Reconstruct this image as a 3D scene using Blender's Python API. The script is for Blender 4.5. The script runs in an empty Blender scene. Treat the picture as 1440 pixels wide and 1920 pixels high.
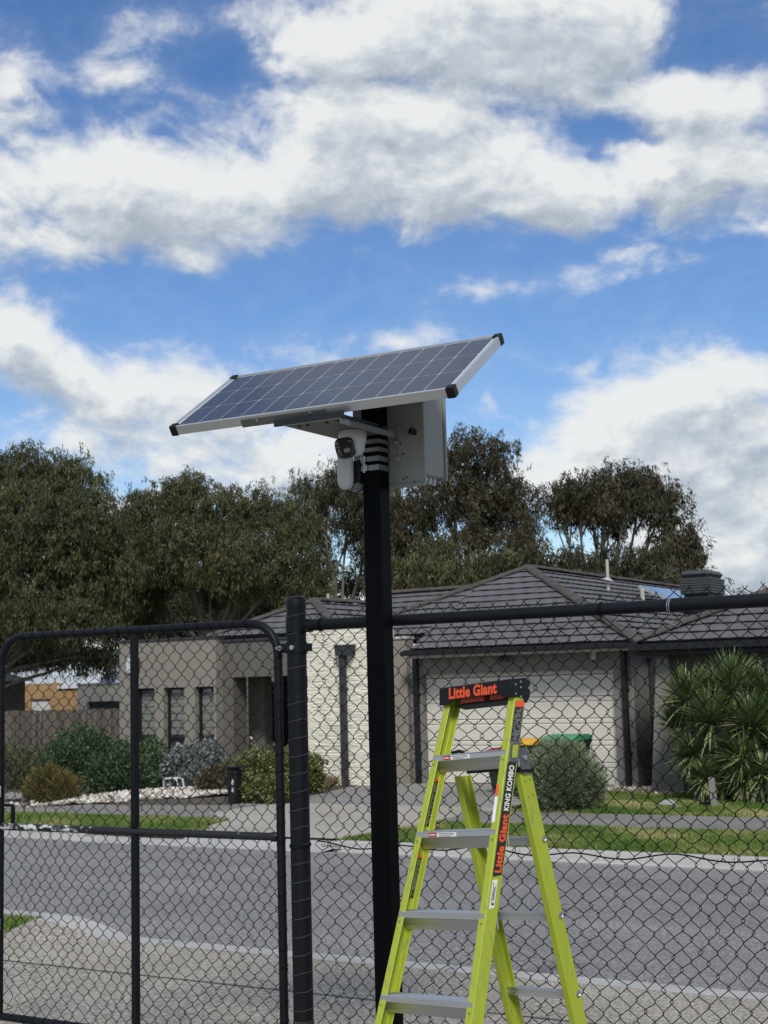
import bpy, math, random
import numpy as np
from math import sin, cos, pi, radians, atan2, asin, hypot, sqrt
from mathutils import Vector, Matrix

random.seed(7)
rng = np.random.default_rng(11)
S = bpy.context.scene
COL = S.collection

# ------------------------------------------------------------------ camera
FPX, PSI, TH, RO = 2650.0, radians(31.0), radians(7.0), radians(1.52)
CAM = np.array([0.0, 0.0, 1.80])
_r0 = np.array([cos(PSI), sin(PSI), 0.0])
FW = np.array([-sin(PSI) * cos(TH), cos(PSI) * cos(TH), sin(TH)])
_u0 = np.cross(_r0, FW)
RT = cos(RO) * _r0 - sin(RO) * _u0
UP = sin(RO) * _r0 + cos(RO) * _u0
cam = bpy.data.cameras.new("camera")
camo = bpy.data.objects.new("camera", cam)
COL.objects.link(camo)
cam.sensor_fit = 'HORIZONTAL'
cam.sensor_width = 36.0
cam.lens = FPX / 1440 * 36.0
cam.clip_start, cam.clip_end = 0.1, 3000
cam.dof.use_dof = True
cam.dof.focus_distance = 5.5
cam.dof.aperture_fstop = 16.0
camo.matrix_world = Matrix(((RT[0], UP[0], -FW[0], CAM[0]), (RT[1], UP[1], -FW[1], CAM[1]),
                            (RT[2], UP[2], -FW[2], CAM[2]), (0, 0, 0, 1)))
S.camera = camo


def ray(x, y):
    return FW + RT * (x - 720) / FPX - UP * (y - 960) / FPX


def at(x, y, Y):                     # survey helper: sight line at the vertical plane a distance Y beyond the camera
    d = ray(x, y)
    return CAM + d * (Y / d[1])


def zdepth(p):
    return float((np.asarray(p, float) - CAM) @ FW)


def g(Y):                            # the street falls away very slightly
    return 0.0 if Y < 5.4 else -0.01 * (min(Y, 40) - 5.4)


def ground_at(x, y):
    d = ray(x, y)
    t = (0.01 * 5.4 - CAM[2]) / (d[2] + 0.01 * d[1])
    return CAM + d * t


# ------------------------------------------------------------------ world, sun, exposure
SUN_EL, SUN_AZ = radians(47), radians(148)
S.view_settings.view_transform = 'Standard'
S.view_settings.look = 'None'
S.view_settings.gamma = 1.0
S.view_settings.use_curve_mapping = False
S.view_settings.exposure = 0.0
sun = bpy.data.lights.new("sun", 'SUN')
sun.energy = 3.0
sun.angle = radians(14)
sun.color = (1.0, 0.96, 0.9)
suno = bpy.data.objects.new("sun", sun)
COL.objects.link(suno)
_sd = Vector((sin(SUN_AZ) * cos(SUN_EL), cos(SUN_AZ) * cos(SUN_EL), sin(SUN_EL)))
suno.rotation_euler = (-_sd).to_track_quat('-Z', 'Y').to_euler()

world = bpy.data.worlds.new("World")
S.world = world
world.use_nodes = True


class NT:
    """tiny node-tree writer"""

    def __init__(self, tree):
        self.t = tree
        self.n, self.l = tree.nodes, tree.links

    def new(self, kind, **kw):
        nd = self.n.new(kind)
        for k, v in kw.items():
            setattr(nd, k, v)
        return nd

    def put(self, sock, v):
        if hasattr(v, 'links') or isinstance(v, bpy.types.NodeSocket):
            self.l.new(v, sock)
        else:
            sock.default_value = v

    def math(self, op, a, b=0.0, c=None, clamp=False):
        nd = self.new('ShaderNodeMath', operation=op)
        nd.use_clamp = clamp
        self.put(nd.inputs[0], a)
        self.put(nd.inputs[1], b)
        if c is not None:
            self.put(nd.inputs[2], c)
        return nd.outputs[0]

    def vmath(self, op, a, b=(0, 0, 0)):
        nd = self.new('ShaderNodeVectorMath', operation=op)
        self.put(nd.inputs[0], a)
        self.put(nd.inputs[1], b)
        return nd.outputs[0]

    def smooth(self, v, lo, hi, a=0.0, b=1.0):
        nd = self.new('ShaderNodeMapRange', interpolation_type='SMOOTHSTEP')
        self.put(nd.inputs[0], v)
        for i, q in zip((1, 2, 3, 4), (lo, hi, a, b)):
            nd.inputs[i].default_value = q
        return nd.outputs[0]

    def noise(self, vec, scale, detail=4, rough=0.55, dist=0.0, dim='3D'):
        nd = self.new('ShaderNodeTexNoise', noise_dimensions=dim)
        if vec is not None:
            self.l.new(vec, nd.inputs['Vector'])
        nd.inputs['Scale'].default_value = scale
        nd.inputs['Detail'].default_value = detail
        nd.inputs['Roughness'].default_value = rough
        nd.inputs['Distortion'].default_value = dist
        return nd.outputs[0]

    def ramp(self, fac, stops):
        nd = self.new('ShaderNodeValToRGB')
        el = nd.color_ramp.elements
        while len(el) < len(stops):
            el.new(0.5)
        for e_, (p, c) in zip(el, stops):
            e_.position = p
            e_.color = (*c, 1.0) if len(c) == 3 else c
        self.put(nd.inputs[0], fac)
        return nd.outputs[0]

    def mix(self, fac, a, b, mode='MIX'):
        nd = self.new('ShaderNodeMix', data_type='RGBA', blend_type=mode)
        self.put(nd.inputs[0], fac)
        for s_, v in ((nd.inputs[6], a), (nd.inputs[7], b)):
            if isinstance(v, tuple) and len(v) == 3:
                v = (*v, 1.0)
            self.put(s_, v)
        return nd.outputs[2]


def sky_uv(x, y):                    # sight line -> (azimuth, elevation) in degrees about the view azimuth
    d = ray(x, y)
    return (math.degrees(atan2(d[0], d[1]) + PSI), math.degrees(asin(d[2] / np.linalg.norm(d))))


# cloud banks of this sky: (x, y, half width, half height, tilt, weight) surveyed in the photograph, stored as angles
CLOUDS = [
    (800, 50, 440, 175, 0, 1.0), (1080, 105, 300, 140, 0, .85), (1010, 15, 340, 110, 0, .6), (430, 25, 140, 55, 0, .45),
    (600, 115, 190, 85, 0, .5), (1380, 175, 200, 75, 0, .9), (1210, 180, 200, 60, 0, .5),
    (560, 335, 440, 140, 0, .95), (850, 320, 340, 130, -10, .9), (1040, 345, 160, 85, -30, .75), (240, 390, 340, 115, 0, .9),
    (90, 300, 210, 85, 0, .75), (60, 460, 230, 65, 0, .6), (700, 215, 240, 55, 0, .45),
    (15, 165, 100, 120, 0, .75), (200, 105, 120, 60, 20, .42), (240, 175, 130, 75, 0, .42), (280, 50, 110, 45, 0, .30),
    (360, 490, 80, 42, -5, .62), (1350, 310, 240, 115, -4, 1.15), (1250, 340, 130, 75, 0, .6), (1165, 240, 120, 34, 0, -.40), (1320, 50, 80, 60, 0, -.35), (440, 110, 80, 60, 30, -.4), (1420, 420, 130, 45, 0, .45),
    (1040, 522, 270, 46, 0, .44), (1190, 490, 170, 42, 10, .36), (920, 540, 120, 30, 0, .3), (1200, 440, 120, 50, -20, .25),
    (20, 625, 150, 120, -30, 1.0), (130, 700, 160, 95, -20, .7), (300, 725, 210, 85, -10, .6), (420, 800, 300, 110, 0, .75),
    (130, 840, 210, 75, 0, .65), (620, 870, 300, 95, 0, .75), (740, 630, 110, 36, 0, .58), (600, 680, 190, 45, -4, .36),
    (890, 760, 80, 65, 0, .45), (1000, 675, 120, 30, -25, .30),
    (1270, 740, 220, 130, 0, .95), (1390, 830, 210, 150, 0, .95), (1130, 830, 200, 100, 0, .75), (1050, 890, 280, 85, 0, .65),
    (1350, 965, 220, 110, 0, .85), (1400, 1060, 340, 110, 0, 1.1), (100, 1240, 620, 130, 0, 1.4), (700, 1130, 420, 90, 0, .7), (300, 950, 520, 80, 0, .55), (1000, 960, 420, 80, 0, .5),
]


def build_cloud_group():
    gt = bpy.data.node_groups.new("cloud_density", 'ShaderNodeTree')
    gt.interface.new_socket("P", in_out='INPUT', socket_type='NodeSocketVector')
    gt.interface.new_socket("D", in_out='OUTPUT', socket_type='NodeSocketFloat')
    gt.interface.new_socket("B", in_out='OUTPUT', socket_type='NodeSocketFloat')
    k = NT(gt)
    gi, go = k.new('NodeGroupInput'), k.new('NodeGroupOutput')
    p = gi.outputs[0]
    # warp the banks' outlines
    w1 = k.new('ShaderNodeTexNoise', noise_dimensions='2D')
    k.l.new(p, w1.inputs['Vector'])
    w1.inputs['Scale'].default_value = 0.22
    w1.inputs['Detail'].default_value = 5
    w1.inputs['Roughness'].default_value = 0.55
    wv = k.vmath('MULTIPLY', k.vmath('SUBTRACT', w1.outputs[1], (.5, .5, .5)), (2.6, 1.8, 0))
    pw = k.vmath('ADD', p, wv)
    acc = None
    for (x, y, rx, ry, tilt, wgt) in CLOUDS:
        u, v = sky_uv(x, y)
        mp = k.new('ShaderNodeMapping', vector_type='TEXTURE')
        k.l.new(pw, mp.inputs[0])
        mp.inputs[1].default_value = (u, v, 0)
        mp.inputs[2].default_value = (0, 0, radians(tilt))
        mp.inputs[3].default_value = (rx / 46.2 * 1.16, ry / 46.2 * 1.16, 1)
        gr = k.new('ShaderNodeTexGradient', gradient_type='SPHERICAL')
        k.l.new(mp.outputs[0], gr.inputs[0])
        c = k.math('MULTIPLY', gr.outputs[1], wgt)
        acc = c if acc is None else k.math('ADD', acc, c)
    sep = k.new('ShaderNodeSeparateXYZ')
    k.l.new(p, sep.inputs[0])
    au = k.math('ABSOLUTE', sep.outputs[0])
    out_u = k.smooth(au, 15, 22)
    out_v = k.smooth(sep.outputs[1], 27, 33)
    outside = k.math('MAXIMUM', out_u, out_v)
    big = k.noise(p, 0.085, 3, .5, 0, '2D')
    bank = k.math('MULTIPLY', k.smooth(big, .36, .64), 0.95)
    acc = k.math('ADD', k.math('MULTIPLY', k.math('MINIMUM', acc, 1.15), k.math('SUBTRACT', 1.0, outside)),
                 k.math('MULTIPLY', bank, outside))
    st = k.vmath('MULTIPLY', p, (1.0, 1.55, 1.0))
    n1 = k.noise(st, 0.26, 9, .58, .35, '2D')
    n2 = k.noise(st, 1.05, 6, .6, .2, '2D')
    det = k.math('ADD', k.math('MULTIPLY', k.math('SUBTRACT', n1, .5), 1.15), k.math('MULTIPLY', k.math('SUBTRACT', n2, .5), .42))
    d = k.math('ADD', k.math('SUBTRACT', acc, .27), det)
    k.l.new(d, go.inputs[0])
    k.l.new(acc, go.inputs[1])
    return gt


def build_world():
    k = NT(world.node_tree)
    k.n.clear()
    out = k.new('ShaderNodeOutputWorld')
    tc = k.new('ShaderNodeTexCoord')
    sky = k.new('ShaderNodeTexSky', sky_type='NISHITA')
    sky.sun_disc = False
    sky.sun_elevation, sky.sun_rotation = SUN_EL, SUN_AZ
    sky.altitude, sky.air_density, sky.dust_density, sky.ozone_density = 50, 1.0, 0.3, 2.5
    bsky = k.new('ShaderNodeBackground')
    hs = k.new('ShaderNodeHueSaturation')
    hs.inputs['Hue'].default_value = 0.508
    hs.inputs['Saturation'].default_value = 1.23
    hs.inputs['Value'].default_value = 1.0
    k.l.new(sky.outputs[0], hs.inputs['Color'])
    k.l.new(hs.outputs[0], bsky.inputs[0])
    bsky.inputs[1].default_value = 0.127
    d = k.vmath('NORMALIZE', tc.outputs['Generated'])
    sep = k.new('ShaderNodeSeparateXYZ')
    k.l.new(d, sep.inputs[0])
    az = k.math('MULTIPLY', k.math('ADD', k.math('ARCTAN2', sep.outputs[0], sep.outputs[1]), PSI), 180 / pi)
    el = k.math('MULTIPLY', k.math('ARCSINE', sep.outputs[2]), 180 / pi)
    cb = k.new('ShaderNodeCombineXYZ')
    k.l.new(az, cb.inputs[0])
    k.l.new(el, cb.inputs[1])
    p = cb.outputs[0]
    grp = build_cloud_group()
    g1 = k.new('ShaderNodeGroup')
    g1.node_tree = grp
    k.l.new(p, g1.inputs[0])
    g2 = k.new('ShaderNodeGroup')
    g2.node_tree = grp
    k.l.new(k.vmath('ADD', p, (-0.35, 1.25, 0)), g2.inputs[0])
    g3 = k.new('ShaderNodeGroup')
    g3.node_tree = grp
    k.l.new(k.vmath('ADD', p, (-0.14, .42, 0)), g3.inputs[0])
    cover = k.math('ADD', k.math('MULTIPLY', k.smooth(g1.outputs[0], -.10, .60), .90), k.math('MULTIPLY', k.smooth(g1.outputs[0], -.65, .35), .10))
    # sunlit tops and edges, greyer bellies: a cloud with more cloud above it is greyer
    belly = k.smooth(g2.outputs[0], 0.05, 1.15)
    fine = k.noise(k.vmath('MULTIPLY', p, (1, 1.4, 1)), .55, 7, .6, .3, '2D')
    rel = k.math('SUBTRACT', g1.outputs[0], g2.outputs[0])
    lit = k.math('ADD', k.math('MULTIPLY', rel, .46), k.math('SUBTRACT', 0.91, k.math('MULTIPLY', belly, .40)))
    lit = k.math('ADD', lit, k.math('MULTIPLY', k.math('SUBTRACT', fine, .5), .20))
    lit = k.math('ADD', lit, k.math('MULTIPLY', k.math('SUBTRACT', g1.outputs[0], g3.outputs[0]), .55))
    ccol = k.ramp(lit, [(0.22, (.46, .52, .60)), (.55, (.63, .69, .755)), (.80, (.81, .845, .865)), (1.0, (.94, .955, .95))])
    bcl = k.new('ShaderNodeBackground')
    k.l.new(ccol, bcl.inputs[0])
    bcl.inputs[1].default_value = 0.90
    mx = k.new('ShaderNodeMixShader')
    k.l.new(k.math('MULTIPLY', cover, .97), mx.inputs[0])
    k.l.new(bsky.outputs[0], mx.inputs[1])
    k.l.new(bcl.outputs[0], mx.inputs[2])
    k.l.new(mx.outputs[0], out.inputs[0])


build_world()

# ------------------------------------------------------------------ materials
MATS = {}


def mat(name, col, rough=.6, metal=0.0, var=0.0, vscale=3.0, bump=0.0, bscale=40.0, spec=.5, speck=None, sstretch=None, obj_rand=0.0,
        stretch=None, coat=0.0):
    m = bpy.data.materials.new(name)
    m.use_nodes = True
    k = NT(m.node_tree)
    b = k.n['Principled BSDF']
    tc = k.new('ShaderNodeTexCoord')
    vec = tc.outputs['Object']
    if stretch:
        vec = k.vmath('MULTIPLY', vec, stretch)
    c = None
    base = (*col, 1.0)
    if var > 0:
        n = k.noise(vec, vscale, 6, .6)
        lo = tuple(max(0, q * (1 - var)) for q in col)
        hi = tuple(min(1, q * (1 + var)) for q in col)
        c = k.ramp(n, [(.25, lo), (.75, hi)])
    if speck:
        sc, amt = speck
        n = k.noise(k.vmath('MULTIPLY', vec, sstretch) if sstretch else vec, sc, 2, .7)
        f = k.ramp(n, [(.3, (1 - amt,) * 3), (.7, (1 + amt,) * 3)])
        c = k.mix(1.0, c if c is not None else base, f, 'MULTIPLY')
    if obj_rand > 0:
        oi = k.new('ShaderNodeObjectInfo')
        f = k.ramp(oi.outputs['Random'], [(0, (1 - obj_rand,) * 3), (1, (1 + obj_rand * .7,) * 3)])
        c = k.mix(1.0, c if c is not None else base, f, 'MULTIPLY')
    if c is not None:
        k.l.new(c, b.inputs['Base Color'])
    else:
        b.inputs['Base Color'].default_value = base
    b.inputs['Roughness'].default_value = rough
    b.inputs['Metallic'].default_value = metal
    b.inputs['Specular IOR Level'].default_value = spec
    if coat:
        b.inputs['Coat Weight'].default_value = coat
        b.inputs['Coat Roughness'].default_value = .05
    if bump > 0:
        bn = k.new('ShaderNodeBump')
        bn.inputs['Strength'].default_value = bump
        bn.inputs['Distance'].default_value = .01
        k.l.new(k.noise(vec, bscale, 5, .6), bn.inputs['Height'])
        k.l.new(bn.outputs[0], b.inputs['Normal'])
    MATS[name] = m
    return m


def leaf_mat(name, stops, trans=.25, rough=.55, spec=.3):
    m = bpy.data.materials.new(name)
    m.use_nodes = True
    k = NT(m.node_tree)
    b = k.n['Principled BSDF']
    a = k.new('ShaderNodeAttribute', attribute_name='rnd')
    c = k.ramp(a.outputs['Fac'], stops)
    k.l.new(c, b.inputs['Base Color'])
    b.inputs['Roughness'].default_value = rough
    b.inputs['Specular IOR Level'].default_value = spec
    tr = k.new('ShaderNodeBsdfTranslucent')
    k.l.new(c, tr.inputs[0])
    mx = k.new('ShaderNodeMixShader')
    mx.inputs[0].default_value = trans
    k.l.new(b.outputs[0], mx.inputs[1])
    k.l.new(tr.outputs[0], mx.inputs[2])
    k.l.new(mx.outputs[0], k.n['Material Output'].inputs[0])
    return m


# ------------------------------------------------------------------ mesh builder
def wm(o):
    m = o.matrix_basis.copy()
    p = o.parent
    while p is not None:
        m = p.matrix_basis @ m
        p = p.parent
    return m


class MB:
    def __init__(self):
        self.v, self.f, self.m = [], [], []

    def add(self, verts, faces, mi=0):
        o = len(self.v)
        self.v.extend([tuple(float(c) for c in q) for q in verts])
        self.f.extend([tuple(i + o for i in q) for q in faces])
        self.m.extend([mi] * len(faces))
        return self

    def poly(self, pts, mi=0):
        return self.add(pts, [tuple(range(len(pts)))], mi)

    def box(self, x0, x1, y0, y1, z0, z1, mi=0, M=None):
        v = [(x, y, z) for z in (z0, z1) for y in (y0, y1) for x in (x0, x1)]
        if M is not None:
            v = [M @ Vector(q) for q in v]
        return self.add(v, [(0, 2, 3, 1), (4, 5, 7, 6), (0, 1, 5, 4), (2, 6, 7, 3), (0, 4, 6, 2), (1, 3, 7, 5)], mi)

    def rbox(self, x0, x1, y0, y1, z0, z1, b=.004, mi=0, M=None):
        """box with bevelled edges"""
        v, f = [], []
        cx = ((x0, x1), (y0, y1), (z0, z1))
        idx = {}
        for i in (0, 1):
            for j in (0, 1):
                for k_ in (0, 1):
                    s = [(i, j, k_)[a] for a in range(3)]
                    for ax in range(3):
                        q = []
                        for a in range(3):
                            base = cx[a][s[a]]
                            if a != ax:
                                base += b if s[a] == 0 else -b
                            q.append(base)
                        idx[(i, j, k_, ax)] = len(v)
                        v.append(q)
        def F(*keys):
            f.append(tuple(idx[q] for q in keys))
        for s in (0, 1):
            q = [(s, 0, 0, 0), (s, 0, 1, 0), (s, 1, 1, 0), (s, 1, 0, 0)]
            F(*(q if s == 0 else q[::-1]))
            q = [(0, s, 0, 1), (1, s, 0, 1), (1, s, 1, 1), (0, s, 1, 1)]
            F(*(q if s == 0 else q[::-1]))
            q = [(0, 0, s, 2), (0, 1, s, 2), (1, 1, s, 2), (1, 0, s, 2)]
            F(*(q if s == 0 else q[::-1]))
        for i in (0, 1):
            for j in (0, 1):
                F((i, j, 0, 0), (i, j, 1, 0), (i, j, 1, 1), (i, j, 0, 1))
                F((i, 0, j, 0), (i, 1, j, 0), (i, 1, j, 2), (i, 0, j, 2))
                F((0, i, j, 1), (1, i, j, 1), (1, i, j, 2), (0, i, j, 2))
                for k_ in (0, 1):
                    F((i, j, k_, 0), (i, j, k_, 1), (i, j, k_, 2))
        if M is not None:
            v = [M @ Vector(q) for q in v]
        return self.add(v, f, mi)

    def tube(self, pts, r, n=8, mi=0, cap=True):
        pts = [Vector(p) for p in pts]
        rs = r if isinstance(r, (list, tuple)) else [r] * len(pts)
        rings = []
        prev = None
        for i, p in enumerate(pts):
            t = (pts[min(i + 1, len(pts) - 1)] - pts[max(i - 1, 0)]).normalized()
            if prev is None:
                a = Vector((0, 0, 1)) if abs(t.z) < .9 else Vector((1, 0, 0))
                nrm = (a - t * a.dot(t)).normalized()
            else:
                nrm = (prev - t * prev.dot(t))
                nrm = nrm.normalized() if nrm.length > 1e-6 else t.orthogonal().normalized()
            prev = nrm
            bi = t.cross(nrm)
            rings.append([p + (nrm * cos(2 * pi * j / n) + bi * sin(2 * pi * j / n)) * rs[i] for j in range(n)])
        v = [q for ring in rings for q in ring]
        f = []
        for i in range(len(pts) - 1):
            for j in range(n):
                f.append((i * n + j, i * n + (j + 1) % n, (i + 1) * n + (j + 1) % n, (i + 1) * n + j))
        if cap:
            f.append(tuple(range(n))[::-1])
            f.append(tuple((len(pts) - 1) * n + j for j in range(n)))
        return self.add(v, f, mi)

    def prism(self, poly, fn, t0, t1, mi=0):
        """2-D polygon swept from fn(p,t0) to fn(p,t1)"""
        n = len(poly)
        v = [fn(p, t0) for p in poly] + [fn(p, t1) for p in poly]
        f = [tuple(range(n))[::-1], tuple(range(n, 2 * n))] + [(i, (i + 1) % n, n + (i + 1) % n, n + i) for i in range(n)]
        return self.add(v, f, mi)

    def lathe(self, prof, origin=(0, 0, 0), axis=(0, 0, 1), n=20, mi=0):
        ax = Vector(axis).normalized()
        a = ax.orthogonal().normalized()
        b = ax.cross(a)
        o = Vector(origin)
        v = [o + ax * h + (a * cos(2 * pi * j / n) + b * sin(2 * pi * j / n)) * r for (r, h) in prof for j in range(n)]
        f = []
        for i in range(len(prof) - 1):
            for j in range(n):
                f.append((i * n + j, i * n + (j + 1) % n, (i + 1) * n + (j + 1) % n, (i + 1) * n + j))
        f.append(tuple(range(n))[::-1])
        f.append(tuple((len(prof) - 1) * n + j for j in range(n)))
        return self.add(v, f, mi)

    def mesh(self, name, mats, smooth=True, inv=None):
        me = bpy.data.meshes.new(name)
        v = self.v
        if inv is not None:
            v = [inv @ Vector(q) for q in v]
        me.from_pydata(v, [], self.f)
        for m_ in (mats if isinstance(mats, (list, tuple)) else [mats]):
            me.materials.append(m_)
        me.polygons.foreach_set('material_index', self.m)
        me.validate()
        if smooth:
            me.polygons.foreach_set('use_smooth', [True] * len(me.polygons))
            me.set_sharp_from_angle(angle=radians(38))
        me.update()
        return me

    def build(self, name, mats, parent=None, smooth=True, local=False):
        inv = None
        if parent is not None and not local:
            inv = wm(parent).inverted()
        o = bpy.data.objects.new(name, self.mesh(name, mats, smooth, inv))
        COL.objects.link(o)
        o.parent = parent
        return o


def tag(o, label=None, cat=None, group=None, kind=None):
    for k_, v in (('label', label), ('category', cat), ('group', group), ('kind', kind)):
        if v:
            o[k_] = v
    return o


def thing(name, label, cat, loc=(0, 0, 0), M=None, group=None):
    o = bpy.data.objects.new(name, None)
    o.empty_display_size = .2
    COL.objects.link(o)
    if M is not None:
        o.matrix_basis = M
    else:
        o.location = tuple(float(c) for c in loc)
    return tag(o, label, cat, group)


def inst(name, me, parent, M):       # a piece that shares mesh data; M is its world matrix
    o = bpy.data.objects.new(name, me)
    COL.objects.link(o)
    o.parent = parent
    o.matrix_basis = wm(parent).inverted() @ M if parent is not None else M
    return o


def big_mesh(name, verts, faces4, mats, parent=None, rnd=None, inv=None):
    """numpy mesh: verts Nx3, faces Mx(3|4)"""
    me = bpy.data.meshes.new(name)
    verts = np.asarray(verts, np.float32)
    if parent is not None:
        o3 = np.array(wm(parent).inverted(), np.float32)
        verts = verts @ o3[:3, :3].T + o3[:3, 3]
    faces4 = np.asarray(faces4, np.int32)
    nf, nv = faces4.shape
    me.vertices.add(len(verts))
    me.vertices.foreach_set('co', verts.ravel())
    me.loops.add(nf * nv)
    me.loops.foreach_set('vertex_index', faces4.ravel())
    me.polygons.add(nf)
    me.polygons.foreach_set('loop_start', np.arange(nf, dtype=np.int32) * nv)
    if rnd is not None:
        a = me.attributes.new('rnd', 'FLOAT', 'POINT')
        a.data.foreach_set('value', np.asarray(rnd, np.float32))
    for m_ in (mats if isinstance(mats, (list, tuple)) else [mats]):
        me.materials.append(m_)
    me.update(calc_edges=True)
    o = bpy.data.objects.new(name, me)
    COL.objects.link(o)
    o.parent = parent
    return o


def unit(a):
    return a / np.maximum(np.linalg.norm(a, axis=-1, keepdims=True), 1e-9)


def leaf_quads(pos, axis, L, W, rnd):
    """rhombic leaves: pos Nx3 base, axis Nx3 unit, L,W arrays"""
    n = len(pos)
    side = unit(np.cross(axis, unit(rng.normal(size=(n, 3)))))
    L = np.broadcast_to(np.asarray(L, float), (n,))[:, None]
    W = np.broadcast_to(np.asarray(W, float), (n,))[:, None]
    nrm = np.cross(axis, side)
    v = np.stack([pos, pos + axis * L * .45 + side * W * .5 + nrm * L * .05, pos + axis * L,
                  pos + axis * L * .45 - side * W * .5 + nrm * L * .05], 1).reshape(-1, 3)
    f = np.arange(n * 4).reshape(n, 4)
    return v, f, np.repeat(rnd, 4)


# ------------------------------------------------------------------ shared materials
M_asph = mat('asphalt', (.185, .183, .178), .85, var=.14, vscale=.7, speck=(58, .58), sstretch=(1, .45, 1), bump=.6, bscale=90)
k_ = NT(M_asph.node_tree)
_b = k_.n['Principled BSDF']
_c = _b.inputs['Base Color'].links[0].from_socket
_tc = k_.new('ShaderNodeTexCoord')
_w = k_.noise(k_.vmath('MULTIPLY', _tc.outputs['Object'], (.10, 1.5, 1)), 1.0, 4, .6)
_c = k_.mix(1.0, _c, k_.ramp(_w, [(.3, (.84, .84, .85)), (.7, (1.14, 1.13, 1.11))]), 'MULTIPLY')
_v = k_.new('ShaderNodeTexVoronoi', feature='DISTANCE_TO_EDGE')
_v.inputs['Scale'].default_value = .42
k_.l.new(k_.vmath('ADD', _tc.outputs['Object'], k_.vmath('MULTIPLY', k_.vmath('SUBTRACT', k_.noise(_tc.outputs['Object'], 1.6, 5, .6), (.5, .5, .5)), (1.2, 1.2, 0))), _v.inputs['Vector'])
_m = k_.math('MULTIPLY', k_.smooth(_v.outputs[0], .010, .002), k_.smooth(k_.noise(_tc.outputs['Object'], .35, 2, .5), .50, .60))
_c = k_.mix(k_.math('MULTIPLY', _m, .55), _c, (.05, .05, .05))
_st = k_.smooth(k_.noise(k_.vmath('ADD', _tc.outputs['Object'], (17, 5, 0)), .9, 3, .6), .64, .76)
_c = k_.mix(k_.math('MULTIPLY', _st, .22), _c, (.07, .07, .07))
k_.l.new(_c, _b.inputs['Base Color'])
M_apron = mat('exposed_aggregate', (.285, .262, .222), .9, var=.22, vscale=.9, speck=(50, .56), sstretch=(1, .55, 1), bump=.7, bscale=60)
M_conc = mat('kerb_concrete', (.36, .355, .335), .85, var=.14, vscale=1.5, speck=(60, .15), bump=.3)
M_chan = mat('channel_concrete', (.245, .24, .228), .9, var=.2, vscale=1.2, speck=(50, .25), bump=.3)
M_path = mat('path_concrete', (.175, .166, .150), .9, var=.16, vscale=.8, speck=(40, .18), bump=.3)
M_cross = mat('crossover_concrete', (.32, .295, .25), .9, var=.16, vscale=.6, speck=(50, .2), bump=.3)
M_drive = mat('driveway_concrete', (.215, .205, .19), .9, var=.2, vscale=.5, speck=(50, .2), bump=.3)
M_joint = mat('joint_dark', (.10, .098, .09), .95)
M_soil = mat('soil', (.07, .058, .042), .95, var=.4, vscale=3, bump=.6, bscale=25)
M_turf = mat('turf_base', (.15, .17, .06), .95, var=.45, vscale=1.4, speck=(35, .4), bump=.6, bscale=60)
M_black = mat('black_powder_coat', (.0018, .0021, .003), .5, var=.2, vscale=6, bump=.05, bscale=30, spec=.06)
M_post = mat('black_tube_paint', (.0045, .0056, .0085), .5, var=.3, vscale=5, bump=.1, bscale=30, spec=.2)
M_wire = mat('pvc_wire', (.0035, .004, .0045), .55, spec=.15)
M_steel = mat('galvanised_steel', (.46, .47, .48), .38, metal=.9, var=.12, vscale=8)
M_alu = mat('brushed_aluminium', (.60, .61, .62), .36, metal=.92, var=.08, vscale=20, stretch=(1, 30, 30))
M_frame = mat('anodised_frame', (.52, .54, .55), .38, metal=.7, var=.05)
M_cap = mat('black_plastic', (.006, .006, .007), .5, bump=.05, bscale=120, spec=.25)
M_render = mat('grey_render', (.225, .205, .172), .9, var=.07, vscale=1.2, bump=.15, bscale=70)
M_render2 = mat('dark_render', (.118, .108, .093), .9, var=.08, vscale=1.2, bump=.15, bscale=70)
M_mid = mat('garage_render', (.185, .176, .160), .9, var=.07, vscale=1.2, bump=.15, bscale=70)
M_trimd = mat('charcoal_trim', (.011, .012, .014), .5, var=.1, spec=.3)
M_trimm = mat('charcoal_grey', (.034, .036, .039), .6, var=.1, spec=.35)
M_soffit = mat('pale_soffit', (.42, .41, .38), .8)
M_door = mat('garage_door_metal', (.60, .565, .495), .6, var=.05, vscale=2)
M_tile = mat('roof_tile', (.100, .098, .104), .8, var=.22, vscale=2.2, bump=.3, bscale=40)
M_ridge = mat('ridge_tile', (.062, .053, .047), .85, var=.25, vscale=4, bump=.3, obj_rand=.15)
M_deck = mat('roof_underlay', (.02, .02, .022), .9)
M_stone = mat('cream_stone', (.76, .72, .60), .85, var=.14, vscale=9, bump=.6, bscale=30, obj_rand=.10)
M_grout = mat('stone_backing', (.50, .46, .38), .95)
M_glass = mat('window_glass', (.05, .055, .055), .08, spec=.6)
M_glass.node_tree.nodes['Principled BSDF'].inputs['Alpha'].default_value = .22
M_curtain = mat('window_blind', (.45, .45, .41), .8)
M_white = mat('white_plastic', (.50, .51, .53), .42, bump=.03)
M_bark = mat('gum_bark', (.16, .14, .115), .9, var=.35, vscale=2.5, bump=.4, bscale=14, stretch=(1, 1, .3))
M_timber = mat('weathered_paling', (.105, .088, .070), .9, var=.3, vscale=6, obj_rand=.35, stretch=(8, 8, .5))


def sheet(name, pts2, mats, dz, kind='structure', label=None, cat=None):
    """ground sheet following the street's fall; pts2 = outline (x, y)"""
    mb = MB()
    mb.poly([(x, y, g(y) + dz) for x, y in pts2])
    o = mb.build(name, mats, smooth=False)
    return tag(o, label, cat, kind=kind)


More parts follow.
